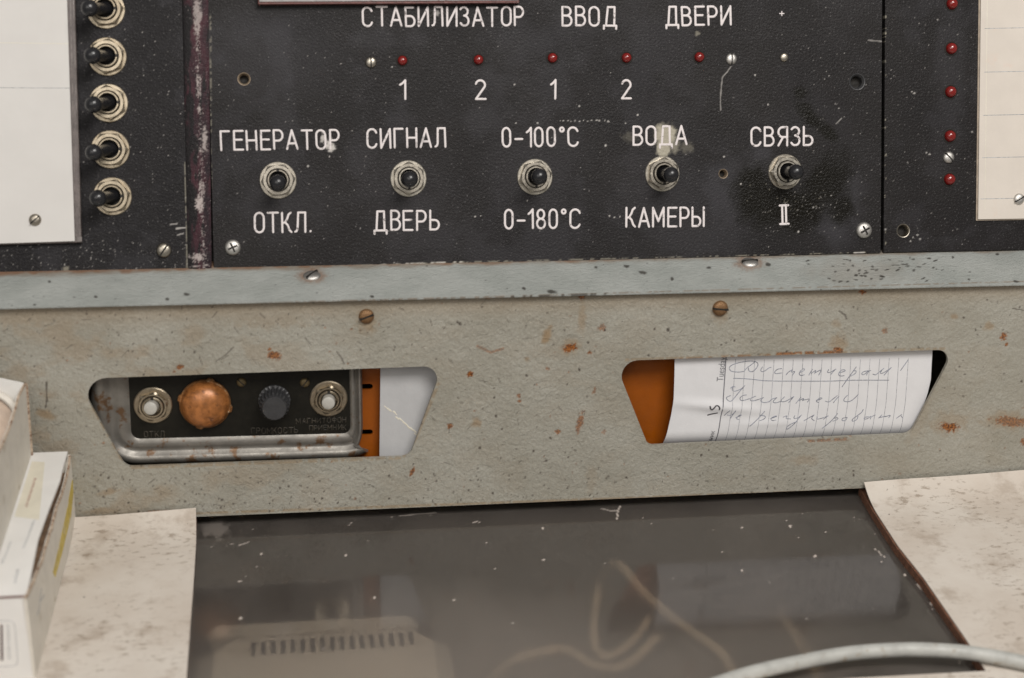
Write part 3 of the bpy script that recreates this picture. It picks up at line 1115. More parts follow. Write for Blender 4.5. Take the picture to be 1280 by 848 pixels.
push_switch(191.3, 506.5, 187.7, 511)
push_switch(410.8, 498.2, 410.4, 504.5)
a, b = PLATE.loc(256.5, 504)
W = PLATE.mat(a, b)
lamp = obj('indicator_lamp', MB().lathe([(10.6 * MM, 0), (10.6 * MM, 1.4 * MM), (9.8 * MM, 2.2 * MM)], 72,
           rfun=lambda t, r, z: r * (.955 + .07 * (math.cos(4 * t + .9) > .86))), M['amber_collar'], unit, W, 25)
obj('lens', MB().lathe([(9.6 * MM, 1.8 * MM), (9.5 * MM, 2.6 * MM)] + [(9.2 * math.cos(t) * MM, (2.6 + 5.6 * math.sin(t)) * MM) for t in np.linspace(.08, 1.5, 12)], 44), M['amber'], lamp, W, 60)
a, b = PLATE.loc(343, 500)
W = PLATE.mat(a, b)
knob = obj('knob', MB().lathe([(6.4 * MM, 0), (6.4 * MM, 1.0 * MM), (6.0 * MM, 1.4 * MM), (5.9 * MM, 8.0 * MM), (5.0 * MM, 9.4 * MM)], 96,
           rfun=lambda t, r, z: r * (1 - .13 * (math.sin(22 * t) > .1) * (.0013 < z < .0085))), M['knob'], unit, W, 25)
obj('knob_cap', MB().lathe([(4.95 * MM, 9.3 * MM), (4.9 * MM, 10.4 * MM), (4.6 * MM, 10.8 * MM), (.1 * MM, 10.9 * MM)], 36), M['knob'], knob, W)
screw(PLATE, 302, 478, 6.2, unit, 'slot', 'dull_brass', -.8)
screw(PLATE, 381, 478.5, 6.2, unit, 'slot', 'dull_brass', .9)
for txt, x0, y0, x1, y1, cap in (('ОТКЛ', 180, 547, 206, 546, 7.5), ('ГРОМКОСТЬ', 314, 542.5, 373, 541.5, 7.5), ('МАГНИТОФОН', 370, 530, 433, 528, 6.5), ('ПРИЕМНИК', 386, 538.5, 433, 537.5, 6.5)):
    lettering(PLATE, txt, x0, y0, x1, y1, cap, unit, M['emboss'], r=.62, h=.00022, jit=.02)

# orange slotted bracket
op = [ORNG.loc(*p) for p in ((430, 430), (430, 590), (490, 590), (490, 430))]


def slot_poly(y):
    c0, c1 = ORNG.loc(440, y), ORNG.loc(462.5, y - .6)
    r = .00118
    return np.array([(c0[0], c0[1] - r), (c1[0], c1[1] - r)] + [(c1[0] + r * math.cos(t), c1[1] + r * math.sin(t)) for t in np.linspace(-1.5, 1.5, 10)] + [(c1[0], c1[1] + r), (c0[0], c0[1] + r)])


br = sheet('bracket', [op[1], op[2], op[3], op[0]], .0005, M['orange'], .0012, [slot_poly(484), slot_poly(541)], None, ORNG)
tag(br, 'narrow orange metal bracket with two slots beside the intercom unit', 'bracket')
gp = [GREY.loc(*p) for p in ((476, 430), (474, 600), (575, 600), (575, 430))]
gs = obj('grey_sheet', MB().prism([gp[1], gp[2], gp[3], gp[0]], -.001, 0, .0), M['greyplate'], None, GREY.mat(), 0)
tag(gs, 'pale grey sheet filling the right end of the left opening', 'sheet')
cr = MB()
for k in range(14):
    t = k / 13
    q = GREY.loc(481 + 38 * t + random.gauss(0, .8), 508 + 33 * t + random.gauss(0, .8))
    cr.stroke([q, q + np.array([.0010, -.0009]) * random.uniform(.5, 1.3)], random.uniform(.0002, .0004), .0001)
obj('glue_smear', cr, M['tape'], gs, GREY.mat())

# ------------------------------------------------------------------ right opening: orange plate and the paper note
ob = obj('orange_plate', MB().prism([ORNG.loc(*p) for p in ((740, 590), (905, 590), (905, 420), (740, 420))], -.0012, 0), M['orange'], None, ORNG.mat(), 0)
tag(ob, 'plain orange metal plate at the left end of the right opening', 'plate')

NOTE = FRONT.off(-.0032)
n00, n10 = NOTE.loc(838, 560), NOTE.loc(1166, 437)


def note_z(a, b):
    b0 = NOTE.loc(980, 551)[1]
    a0 = NOTE.loc(838, 500)[0]
    z = .00035 * np.sin((a - a0) * 34 + .4)
    d = np.clip((b0 + .0062 - b) / .0062, 0, 3)
    z = z - .0024 * d ** 2.0
    crease = (b - (NOTE.loc(905, 509)[1] - .12 * (a - NOTE.loc(905, 509)[0])))
    z = z + .0012 * np.exp(-(crease / .0022) ** 2) * np.exp(-((a - NOTE.loc(895, 509)[0]) / .017) ** 2)
    z = z + .0005 * np.exp(-((b - NOTE.loc(960, 529)[1]) / .0016) ** 2) * np.exp(-((a - NOTE.loc(965, 529)[0]) / .016) ** 2)
    return z


nl = [NOTE.loc(*p) for p in ((843.5, 430), (843, 470), (842, 497), (839, 518), (834, 540), (828, 565))]
nr = [NOTE.loc(*p) for p in ((1166.5, 430), (1165, 455), (1164, 475), (1160, 492), (1152, 517), (1139, 565))]
mb = MB()
NA, NBR = 110, 44


def along(L, t):
    bs = np.array([p[1] for p in L])
    as_ = np.array([p[0] for p in L])
    b_ = bs[0] + (bs[-1] - bs[0]) * t
    return np.interp(-b_, -bs, as_), b_


vs = []
for j in range(NBR + 1):
    l, r_ = along(nl, j / NBR), along(nr, j / NBR)
    for i in range(NA + 1):
        s_ = i / NA
        aa, bb = l[0] * (1 - s_) + r_[0] * s_, l[1] * (1 - s_) + r_[1] * s_
        vs.append((aa, bb, float(note_z(aa, bb))))
mb.add(vs, [(j * (NA + 1) + i, (j + 1) * (NA + 1) + i, (j + 1) * (NA + 1) + i + 1, j * (NA + 1) + i + 1) for j in range(NBR) for i in range(NA)])
note = obj('paper_note', mb, M['paper'], None, NOTE.mat(), 60)
tag(note, 'lined diary page with handwritten Russian note tucked into the right opening', 'note')
nz = lambda a, b: float(note_z(a, b))


def note_strokes(lists, r, mat, name, label=None):
    mb = MB()
    for pts in lists:
        q = [NOTE.loc(*p) for p in pts]
        fine = []
        for u, v in zip(q[:-1], q[1:]):
            k = max(1, int(np.linalg.norm(v - u) / .0012))
            fine += [u + (v - u) * i / k for i in range(k)]
        fine.append(q[-1])
        mb.stroke(fine, r, .00006, .00004, nz)
    return obj(name, mb, mat, note, NOTE.mat(), 60, label)


def smoothed(p):
    for _ in range(2):
        o = [p[0]]
        for u, v in zip(p[:-1], p[1:]):
            o += [(.75 * u[0] + .25 * v[0], .75 * u[1] + .25 * v[1]), (.25 * u[0] + .75 * v[0], .25 * u[1] + .75 * v[1])]
        p = o + [p[-1]]
    return p


VW = {'A': (890, 440), 'B': (970, 435), 'C': (1050, 435), 'D': (870, 490), 'E': (960, 490), 'F': (1050, 490)}
HW = [
    'A 480,295 520,240 580,200 645,150', 'A 545,240 550,285 600,303 650,270 702,190 670,145 580,133 470,145 340,175 265,215 255,255 290,295 400,305 480,292',
    'A 760,225 728,275 750,300 800,285 860,235 890,232', 'A 1050,250 990,255 935,305 960,330 1050,315',
    'B 150,405 180,365 240,330', 'B 235,335 225,372 290,345 250,405', 'B 350,375 430,340 425,310 385,325 340,385 370,422 425,405',
    'B 495,410 530,350 550,325', 'B 530,385 610,328 580,385', 'B 590,375 695,318 645,408', 'B 795,328 768,375 820,372 905,320', 'B 890,330 830,400',
    'B 950,378 1050,352 1040,328 980,335 938,400 970,430 1030,420',
    'C 245,290 150,420 30,590', 'C 200,350 248,345 240,385 160,430', 'C 425,348 350,360 322,400 360,412 430,350 465,345', 'C 440,355 408,390 405,415',
    'C 500,400 540,415 580,380 665,312', 'C 640,330 600,400 680,372 778,300', 'C 770,310 700,380 670,415', 'C 1035,185 920,345',
    'A 280,545 320,515 345,528', 'A 310,530 298,580 340,597 440,560 492,508', 'A 492,510 400,610 300,740 250,745 200,690 275,658',
    'A 515,648 460,655 412,700 435,737 500,725 570,703', 'A 655,668 575,700 580,742 680,725 775,688', 'A 770,690 720,740 790,770 870,745',
    'E 10,150 60,100 130,85', 'E 125,88 60,150 110,167 190,140', 'E 245,72 178,140 250,152 388,68', 'E 385,70 310,158', 'E 420,170 495,82', 'E 470,130 545,88 520,130',
    'E 520,125 645,98 592,152', 'E 730,130 825,100 790,82 718,140 765,160', 'E 868,140 920,157 980,110 1045,58', 'E 1072,70 1040,100 988,162',
    'F 112,52 60,100 52,145 150,152 230,90 275,38',
    'D 425,352 470,300 500,270', 'D 470,345 540,350 590,275', 'D 585,285 520,395', 'D 600,385 692,345 660,338 598,400 645,415', 'D 1032,288 950,390 808,512', 'D 960,345 1052,362 1040,402 958,432',
    'E 30,402 135,365 110,358 35,395 50,432 115,420', 'E 228,378 295,352 258,402 335,405', 'E 402,358 378,398 440,398 505,348', 'E 500,352 400,470 290,572 268,540 330,480 425,445',
    'E 540,432 600,400 695,348', 'E 690,352 648,400 695,432', 'E 745,378 728,412 800,402 910,362', 'E 900,365 838,412', 'E 1052,328 960,440 818,552', 'E 990,398 1062,388 1052,420 978,442',
    'E 1190,385 1120,400 1118,440 1180,432 1197,388', 'F 352,268 330,312 250,370 178,420 190,452 262,420 272,370', 'F 432,378 370,385 362,417 420,407 465,372', 'F 535,352 470,380 460,412',
    'F 588,398 635,352', 'F 605,390 685,372', 'F 685,378 775,352 740,392', 'F 858,402 935,348', 'F 930,368 948,396',
]
hw = []
for s_ in HW:
    k, *pp = s_.split()
    hw.append(smoothed([(VW[k][0] + float(q.split(',')[0]) / 12.11, VW[k][1] + float(q.split(',')[1]) / 12.11) for q in pp]))
note_strokes(hw, .00017, M['ink'], 'handwriting', 'handwritten words Диспетчерам ! Усилители Не регулировать')
note_strokes([[(916.5, 472.7), (928, 473), (940, 474), (954, 475.7), (973, 476.3), (990, 476.3), (1012, 476.5), (1040, 476.4), (1068, 475.4), (1111, 475.6)]], .00016, M['ink'], 'underline')
rl = lambda x0, y0=450, y1=556: [(x0 - .07 * (y - 449) - .085 * max(0, y - 503), y) for y in np.linspace(y0, y1, 14)]
note_strokes([rl(907.2, 440)], .00021, M['rule_dark'], 'margin_line')
note_strokes([rl(907.2 + 12.03 * i, 449 - .02 * i + random.uniform(-1, 1)) for i in range(1, 20)], .00011, M['rule'], 'ruled_lines')


def font_text(txt, size, bold=0.0):
    cu = bpy.data.curves.new('print', 'FONT')
    cu.body = txt
    cu.size = size
    cu.offset = bold
    cu.resolution_u = 3
    tmp = bpy.data.objects.new('print', cu)
    COL.objects.link(tmp)
    dg = bpy.context.evaluated_depsgraph_get()
    me = bpy.data.meshes.new_from_object(tmp.evaluated_get(dg))
    bpy.data.objects.remove(tmp)
    bpy.data.curves.remove(cu)
    me.materials.clear()
    return me


def printed(txt, px, py, ex, ey, hpx, name, mat, label=None, stretch=1.0):
    """Flat print on the note, its baseline from one point towards another."""
    me = font_text(txt, 1.0)
    n = len(me.vertices)
    co = np.empty(n * 3, np.float32)
    me.vertices.foreach_get('co', co)
    co = co.reshape(-1, 3).astype(float)
    a, e = NOTE.loc(px, py), NOTE.loc(ex, ey)
    d = e - a
    L = np.linalg.norm(d)
    d /= L
    nn = np.array([-d[1], d[0]])
    sx = L / (co[:, 0].max() - co[:, 0].min())
    sy = np.linalg.norm(NOTE.loc(px + hpx, py) - a) / .72
    x0 = co[:, 0].min()
    P = a + ((co[:, :1] - x0) * sx) * d + (co[:, 1:2] * sy) * nn
    z = note_z(P[:, 0], P[:, 1]) + .00009
    me.vertices.foreach_set('co', np.column_stack([P, z]).astype(np.float32).ravel())
    me.materials.append(mat)
    me.update()
    o = link(name, me, note, NOTE.mat())
    if label:
        o['label'] = label
    return o


printed('Tuesday', 903.5, 476.5, 907, 446.5, 8.5, 'print', M['print_soft'], 'printed word Tuesday reading upwards')
note_strokes([smoothed([(884.5, 518.6), (890, 517), (896, 515.7)]), smoothed([(886.5, 507), (887.2, 510.3), (889.5, 511.3), (891.5, 508.8), (894, 505.8), (897, 506.3), (898.6, 509), (898, 511)])], .00030, M['print_'], 'date_number', 'printed number 15 reading upwards')
printed('рник', 890.5, 556, 893.5, 538.5, 5.5, 'print', M['print_soft'], 'printed end of a Russian weekday reading upwards')

# ------------------------------------------------------------------ black control panels
TH = .003


def dust(p, n, x0, x1, y0, y1, lo=.3, hi=.75, amt=(.08, .6)):
    for _ in range(n):
        r = (lo + (hi - lo) * random.random() ** 2) * .78
        p.blot(0, random.uniform(x0, x1), random.uniform(y0, y1), r, r * random.uniform(.7, 1.4), random.uniform(0, 90), random.uniform(*amt), rag=.3)


def paint_center(p):
    X, Y = p.X, p.Y
    R, G, B, A = 0, 1, 2, 3
    n = fbm(X / 50, Y / 50, 21, 5)
    p.ch[1][:] = .55 * sstep(.45, .75, n) * (1 - .6 * sstep(700, 1000, X)) + .5 * sstep(.3, .8, 1 - np.hypot((X - 330) / 190, (Y - 70) / 110))  # paler oval at upper left is reflected light painted into the colour
    for cx, cy in ((668, 215), (510, 250), (347, 255), (828, 240)):
        p.blot(G, cx, cy, 52, 46, 0, .55, .5, soft=.7, ns=20)
    p.blot(G, 905, 245, 26, 44, 0, 1.0, .6, soft=.7, ns=18)
    p.blot(G, 1050, 262, 26, 46, 20, 1.0, .6, soft=.7, ns=18)
    p.blot(G, 870, 300, 55, 22, 0, .6, .6, soft=.7, ns=18)
    p.blot(G, 950, 203, 16, 20, 0, 1.0, .5, soft=.7, ns=10)
    dust(p, 280, 262, 1104, 0, 320)
    dust(p, 150, 262, 500, 60, 330, .4, .9)
    dust(p, 120, 1000, 1104, 0, 320, .4, .8, (.2, .6))
    dust(p, 60, 950, 1050, 240, 290, .5, 1.0)
    for x in range(700, 762, 5):
        p.blot(R, x + random.uniform(-2, 2), 151.5 + random.uniform(-1, 1), random.uniform(.6, 1.4), random.uniform(.5, 1), 0, random.uniform(.5, 1))
    for x, y, r in ((724, 133, 1.4), (757, 182, 1.8), (797, 144, 1.4), (645, 154, 1.3), (385, 208, 1.5), (412, 196, 1.2), (643, 106, 1.2), (905, 196, 1.4), (926, 230, 1.3), (998, 290, 1.6),
                    (672, 154, 1.2), (760, 152, 1.2), (782, 154, 1.0), (594, 271, 1.2), (601, 270, 1.0), (659, 251, 1.2), (725, 264, 1.2), (762, 270, 1.3), (768, 272, 1.2), (775, 271, 1), (490, 84, 1.2), (944, 94, 1.3), (960, 131, 1.2)):
        p.blot(R, x, y, r * .75, r * .75, 0, .85, rag=.3)
    # white chip over the last letters of the first word
    p.blot(R, 412, 182, 5, 7, -40, .95, 1.0, ns=3)
    p.blot(R, 404, 172, 3, 6, 20, .8, .9, ns=3)
    p.blot(R, 546, 17, 4, 3, 0, .5, .9, ns=3)
    p.blot(B, 541, 17, 3.5, 9, 10, .9, .5)
    # beige smear over ВОДА
    p.blot(A, 831, 171, 13, 15, 0, .97, .45, ns=4, soft=.3)
    p.blot(A, 838, 166, 7, 9, 0, .97, .4, ns=4, soft=.3)
    p.blot(A, 829, 186, 8.5, 11, 0, .97, .3, ns=4, soft=.25)
    p.blot(A, 843, 183, 6, 8, 30, .5, .6, ns=4, soft=.6)
    p.blot(A, 858, 184, 7, 6, 0, .22, .8, ns=5, soft=.6)
    p.blot(A, 788, 172, 8, 5, 0, .15, .8, ns=5, soft=.6)
    # greasy patches round the switch at the right
    for x, y, rx, ry, t in ((940, 240, 28, 34, 20), (985, 260, 56, 26, 0), (1034, 232, 24, 40, 30), (1015, 148, 22, 9, 45), (1036, 166, 16, 7, 40), (1000, 117, 9, 8, 0), (1052, 262, 16, 20, 0)):
        p.blot(B, x, y, rx, ry, t, .9, .45, soft=.5, ns=12)
    for k in range(34):
        p.blot(A, random.gauss(985, 30), random.gauss(246, 13), random.uniform(.4, .8), random.uniform(.4, .7), 0, random.uniform(.15, .5))
    p.line(R, [(914, 83), (909, 90), (903, 97), (901.5, 110), (900.5, 125), (901, 138)], 1.0, .42)
    p.line(R, [(1085, 50.5), (1102, 52)], 1.0, .4)
    p.line(R, [(1045, 155), (1052, 148)], .9, .4)
    p.blot(A, 872, 42, 3, 3, 0, .4, .7)
    p.line(A, [(263, 20), (264, 335)], 1.7, .35, .5)
    p.line(A, [(268, 337.5), (400, 333.7), (580, 328)], 1.5, .6, .35)
    p.line(R, [(470, 331), (580, 327.6)], 1.0, .7, .55)
    p.line(A, [(580, 328), (1100, 315.5)], 1.2, .5, .55)
    p.line(R, [(1068, 316.2), (1080, 315.7)], 1.3, .7)


CEN_HOLES = [(305, 99, 7.6), (1071.5, 102.5, 9.2), (904, 217.5, 5.4)]
qc = quad(FACE, (267.5, 337.3), (1100.8, 316.2), (1103, -60), (258, -60))
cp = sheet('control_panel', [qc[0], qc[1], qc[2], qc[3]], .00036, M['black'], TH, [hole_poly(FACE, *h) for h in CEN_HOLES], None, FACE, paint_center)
tag(cp, 'wide black middle panel with five toggle switches, red lamps and white Russian lettering', 'control panel', 'black control panels above the ledge')
BK = FACE.off(-.0002)
hole_fit(FACE, 305, 99, 7.6, cp, M['hole_edge'])
hole_fit(FACE, 1071.5, 102.5, 9.2, cp, M['knob'])
hole_fit(FACE, 904, 217.5, 5.4, cp, M['hole_edge'])
for cx, cy, bx, by, nt, rot, lb in ((347.6, 225.5, 347.3, 229, 0, .1, 'toggle switch between the words ГЕНЕРАТОР and ОТКЛ.'), (510.5, 223.3, 512.3, 224.3, PI, .5, 'toggle switch between the words СИГНАЛ and ДВЕРЬ'),
                                    (668.5, 221.3, 674.2, 220.8, PI, .2, 'toggle switch between 0–100°С and 0–180°С'), (827.8, 217.3, 838.7, 218.5, PI, .45, 'toggle switch between the words ВОДА and КАМЕРЫ'),
                                    (981.3, 214.8, 994.6, 215.3, PI, .0, 'toggle switch below the word СВЯЗЬ, leaning right')):
    toggle(FACE, cx, cy, bx, by, nt, cp, 1.0, rot, lb)
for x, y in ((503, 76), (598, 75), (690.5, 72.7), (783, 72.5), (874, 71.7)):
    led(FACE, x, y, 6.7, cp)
screw(FACE, 463.7, 78, 7.2, cp, 'slot', 'nickel', PI / 2)
screw(FACE, 914, 74, 6.9, cp, 'slot', 'zinc', PI / 2)
screw(FACE, 980, 72, 5.4, cp, 'plain', 'nickel')
screw(FACE, 291, 309.5, 10.2, cp, 'cross', 'zinc', .4)
screw(FACE, 1079.6, 288, 9.8, cp, 'cross', 'zinc', .5)
WHITE = M['letter']
for txt, x0, y0, x1, y1, cap in (('СТАБИЛИЗАТОР', 453, 33.5, 655.5, 33, 25), ('ВВОД', 702, 33, 771, 33.5, 25), ('ДВЕРИ', 832, 33, 914.5, 32, 24.5),
                                 ('1', 498.5, 125, 507.5, 125, 25), ('2', 593.5, 125, 608, 125, 25), ('1', 687.5, 124.5, 695.5, 124.5, 25), ('2', 776.5, 124, 790, 124, 24.5),
                                 ('ГЕНЕРАТОР', 275.5, 188.5, 424.5, 186.5, 25), ('СИГНАЛ', 458.5, 186, 557.8, 185, 25), ('0–100°С', 627.5, 184.5, 723.5, 183.5, 25), ('ВОДА', 790.5, 182.5, 859.5, 181.5, 24.5),
                                 ('СВЯЗЬ', 938, 183.5, 1017, 182.5, 24.5), ('ОТКЛ.', 317, 292, 390, 291, 26), ('ДВЕРЬ', 467, 289, 550, 288, 25.5), ('0–180°С', 630, 287, 726, 286, 25), ('КАМЕРЫ', 781.5, 284.5, 881, 283.5, 25),
                                 ('Ⅱ', 974, 281.5, 987, 281, 25)):
    lettering(FACE, txt, x0, y0, x1, y1, cap, cp, WHITE)
lettering(FACE, '+', 974, 20.5, 980.5, 20.5, 6.5, cp, WHITE, r=.7)

# left black panel
ql = quad(FACE, (-40, 345), (235.3, 337.5), (226, -60), (-60, -60))


def paint_left(p):
    p.ch[1][:] = .5 * sstep(.5, .75, fbm(p.X / 30, p.Y / 30, 31, 5))
    dust(p, 420, 95, 236, 0, 340, .3, .8, (.1, .6))
    dust(p, 200, 0, 236, 300, 342, .4, 1.0)
    p.line(0, [(213, 281), (222, 279.5)], 1.0, .6)
    p.line(0, [(220, 286), (231, 285)], 1.1, .8)
    p.line(0, [(222, 294), (229, 292)], 1.0, .6)
    p.line(3, [(0, 342.6), (120, 339.8), (232, 337)], 1.8, .5, .45)
    p.blot(3, 83, 337, 4, 4, 0, .5)
    p.line(3, [(231, 200), (233.5, 335)], 1.0, .5, .4)


lp = sheet('control_panel', [ql[0], ql[1], ql[2], ql[3]], .00040, M['black_left'], TH, [], None, FACE, paint_left)
tag(lp, 'black left hand panel with a column of five toggle switches leaning left', 'control panel', 'black control panels above the ledge')
for (cx, cy), (bx, by), rt in zip(((132, 12), (134, 71), (135.8, 129), (138, 187), (140.6, 245.6)), ((112, 10.5), (115.7, 69.5), (116.8, 131), (117.2, 191), (122.5, 248)), (.1, .35, .6, .0, .2)):
    toggle(FACE, cx, cy, bx, by, -PI / 2, lp, 1.02, rt, None, 'brass')
screw(FACE, 205, 313, 9.6, lp, 'slot', 'nickel', .95)

# right black panel
qr = quad(FACE, (1104.6, 315.6), (1340, 311), (1345, -60), (1107, -60))


def paint_right(p):
    p.ch[1][:] = .4 * sstep(.5, .75, fbm(p.X / 30, p.Y / 30, 41, 5))
    p.blot(1, 1187, 90, 16, 110, 0, .5, .6, soft=.6, ns=14)
    dust(p, 200, 1105, 1225, 0, 312, .3, .8, (.1, .55))
    for y in sorted(random.uniform(0, 310) for _ in range(20)):
        p.blot(3, 1106.5 + random.uniform(-.5, 1), y + random.uniform(-5, 5), random.uniform(.5, 1.1), random.uniform(.6, 1.5), 0, random.uniform(.2, .7))
    for x, y in ((1141, 297), (1147, 294), (1138, 302), (1150, 299), (1107, 287), (1158, 191), (1162, 193), (1140, 115), (1143, 117), (1215, 165), (1172, 25)):
        p.blot(0, x, y, 1.2, 1.0, 0, .6)


rp = sheet('control_panel', [qr[0], qr[1], qr[2], qr[3]], .00040, M['black'], TH, [hole_poly(FACE, 1129, 288.5, 7.6)], None, FACE, paint_right)
tag(rp, 'black right hand panel with a column of red indicator lamps', 'control panel', 'black control panels above the ledge')
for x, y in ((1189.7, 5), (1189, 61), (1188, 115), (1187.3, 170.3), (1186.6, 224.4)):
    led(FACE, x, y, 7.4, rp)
screw(FACE, 1185.5, 197, 7.0, rp, 'slot', 'zinc', -.8)
hole_fit(FACE, 1129, 288.5, 7.6, rp, M['nickel'])

# backing behind the seams
bk = MB()
c0, c1 = FACE.loc(-60, 345), FACE.loc(1345, -70)
bk.box(c0[0], c1[0], -.004, c1[1], -.012, -.0045)
obj('backing', bk, M['dark'], con, FACE.mat())

# maroon strip between the left and middle panels
qs = quad(FACE, (235.6, 337.2), (264.5, 336), (259.6, -60), (226.4, -60))


def strip_z(a, b):
    c = np.interp(b, [qs[0][1], qs[3][1]], [(qs[0][0] + qs[1][0]) / 2, (qs[3][0] + qs[2][0]) / 2])
    return .0009 * np.sqrt(np.clip(1 - ((a - c) / .0052) ** 2, 0, 1)) - .0004


def paint_strip(p):
    X, Y = p.X, p.Y
    u = (X - (226.3 + .0277 * Y)) / 31
    n = fbm(X / 2.2, Y / 6, 51, 4)
    ridge = np.exp(-((u - .62) / .16) ** 2)
    den = .25 + .35 * sstep(.4, .7, fbm(X / 40, Y / 26, 52, 3))
    p.ch[0][:] = sstep(.25, .6, fbm(X / 1.5, Y / 1.8, 71, 2)) * sstep(.0, .14, .6 * n + .4 * fbm(X / .9, Y / 1.6, 57, 3) - (.84 - ridge * den * .85)) * .75
    n2 = fbm(X / 1.6, Y / 3, 53, 3)
    p.ch[0][:] = np.maximum(p.ch[0], .6 * sstep(0, .1, fbm(X / 1.1, Y / 1.3, 61, 2) - (.86 - .22 * ridge)))
    p.ch[1][:] = .8 * sstep(0, .15, n2 - (.80 - .2 * ridge - .12 * np.exp(-((u - .95) / .06) ** 2)))
    p.ch[2][:] = sstep(.48, .64, fbm(X / 5, Y / 22, 81, 4) + .30 * (1 - sstep(.05, .55, u)) - .12 * sstep(.6, .8, u))  # darker left side, a groove drawn in colour
    p.blot(0, 249, 254, 4.5, 9, 0, .9, 1.0, ns=2)
    p.blot(0, 246, 322, 8, 4, 0, .8, 1.1, ns=2)
    p.blot(0, 256, 175, 3, 14, 0, .7, 1.1, ns=2)
    p.blot(0, 247, 18, 4, 22, 0, .6, 1.2, ns=2)
    p.line(0, [(237, 334), (262, 331)], 1.2, .6, .5)


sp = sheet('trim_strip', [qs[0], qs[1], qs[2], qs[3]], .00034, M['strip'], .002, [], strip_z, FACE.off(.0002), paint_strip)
tag(sp, 'maroon painted trim strip with chipped paint between the left and middle panels', 'trim')

# name plate at the top
NP = FACE.off(.0035)
pq = quad(NP, (322.5, 5.5), (649, 3.5), (649, -60), (322.5, -60))
npz = thing('name_plate', 'grey plate with red brown edge at the top, above the words on the middle panel', 'plate', NP.mat())
obj('face', MB().prism([pq[0] + (.0006, .0009), pq[1] + (-.0006, .0009), pq[2], pq[3]], -.0005, .0004), M['greyface'], npz, NP.mat())
obj('edge', MB().prism([pq[0], pq[1], pq[2] + (.0006, 0), pq[3] + (-.0006, 0)], -.0034, -.0001, .0003), M['redwood'], npz, NP.mat())

# ------------------------------------------------------------------ legend cards
CARD = FACE.off(.0026)
CARD_L = FACE.off(.0012)
lc = thing('legend_card', 'blank white card under a clear acrylic cover at the far left', 'card', CARD.mat(), 'white cards screwed to the panels')
q = quad(CARD, (-60, 306.5), (93.5, 301.5), (82, -60), (-60, -60))
obj('paper', MB().prism(q, 0, .0004), M['paper_left'], lc, CARD.mat(), 0)
q = quad(CARD_L, (-60, 308), (102.5, 303.5), (92.5, -60), (-60, -60))
obj('acrylic_base', MB().prism(q, -.0011, .0012, .0004), simple('smoky_acrylic_edge', (.12, .098, .092), .3, 0, .2, 300, 0, 900, (.25, .2, .19), (.62, .75), 500), lc, CARD_L.mat(), 0)
q2 = [CARD_L.loc(*p) for p in ((97.5, 303), (104.5, 294), (94.6, -60), (88.5, -60))]
mbx = MB()
for d in (0, 1):
    a_, b_ = CARD_L.loc(98.5 - d * 5 + 2, 299), CARD_L.loc(88.5 - d * 3.4 + 2, -60)
    mbx.stroke([a_, b_], .00022, .0002, .0012)
obj('edge_lines', mbx, M['edge_line'], lc, CARD_L.mat())
a_, b_ = CARD_L.loc(92, 303), CARD_L.loc(104, 293)
obj('corner', MB().box(a_[0] + .0015, b_[0] - .0004, a_[1] + .0002, b_[1] - .001, .0012, .0015), M['edge_line'], lc, CARD_L.mat(), 0)
for y0, y1 in ((53, 55), (109.5, 110.5)):
    obj('ruled_line', MB().stroke([CARD.loc(-60, y0), CARD.loc(84 + y0 * .03, y1)], .00012, .00003, .0004), M['print_grey'] if y0 > 100 else M['tape'], lc, CARD.mat())
screw(CARD.off(.0004), 44, 275, 7.8, lc, 'slot', 'nickel', .7)

rc = thing('legend_card', 'white ruled card under a clear cover at the far right', 'card', CARD.mat(), 'white cards screwed to the panels')
q = quad(CARD_L, (1222.8, 274.3), (1345, 272.5), (1347, -60), (1227, -60))
obj('paper', MB().prism(q, -.0006, 0), M['paper_warm'], rc, CARD_L.mat(), 0)
q = quad(CARD_L, (1221, 276), (1345, 274), (1347, -60), (1225, -60))
obj('acrylic_base', MB().prism(q, -.0011, -.0007, .0), simple('yellowed_clear_edge', (.36, .30, .24), .3, 0, .15, 300), rc, CARD_L.mat(), 0)
for y0, x0 in ((35.5, 1231), (90, 1230.5), (144, 1229), (197, 1228), (248.5, 1226)):
    obj('ruled_line', MB().stroke([CARD_L.loc(x0, y0 + .4), CARD_L.loc(1345, y0 - 2)], .00015, .00003, .0), M['print_grey'], rc, CARD_L.mat())
obj('margin_line', MB().stroke([CARD_L.loc(1234.8, -60), CARD_L.loc(1231.2, 262)], .00012, .00003, .0), M['tape'], rc, CARD_L.mat())
screw(CARD_L, 1273.5, 249, 6.6, rc, 'slot', 'zinc', .5)

# ------------------------------------------------------------------ table: hardboard, covers, glass pane, well
GZ = -.0042
GL_P = Plane((0, 0, GZ), (1, 0, 0), (0, 1, 0))
tl = TABLE.loc
gl_tl, gl_tr = tl(246, 640), tl(1077, 612)
gl_bl, gl_br = tl(231.5, 862), tl(1232, 838.5)
gl_f = tl(1058, 848)
fslope = (gl_br - gl_f) / (gl_br[0] - gl_f[0])
front_l = gl_br + fslope * (gl_bl[0] - gl_br[0])
OUT = .30
tb = MB()
BY = .004      # boards run just under the sheet metal front
ext = lambda p, q_, y: p + (q_ - p) * ((y - p[1]) / (q_[1] - p[1]))
Lt, Rt = ext(gl_bl, gl_tl, BY), ext(gl_br, gl_tr, BY)
TBZ0, TBZ1 = -.0046, -.0007
tb.prism([(-OUT, front_l[1] - .12), (front_l[0], front_l[1] - .12), front_l, Lt, (-OUT, BY)], TBZ0, TBZ1)
tb.prism([(gl_br[0], front_l[1] - .12), (OUT, front_l[1] - .12), (OUT, BY), Rt, *[tl(*p) - (.0007, 0) for p in ((1095, 640), (1123, 683), (1155, 723), (1209, 801))], gl_br], TBZ0, TBZ1)
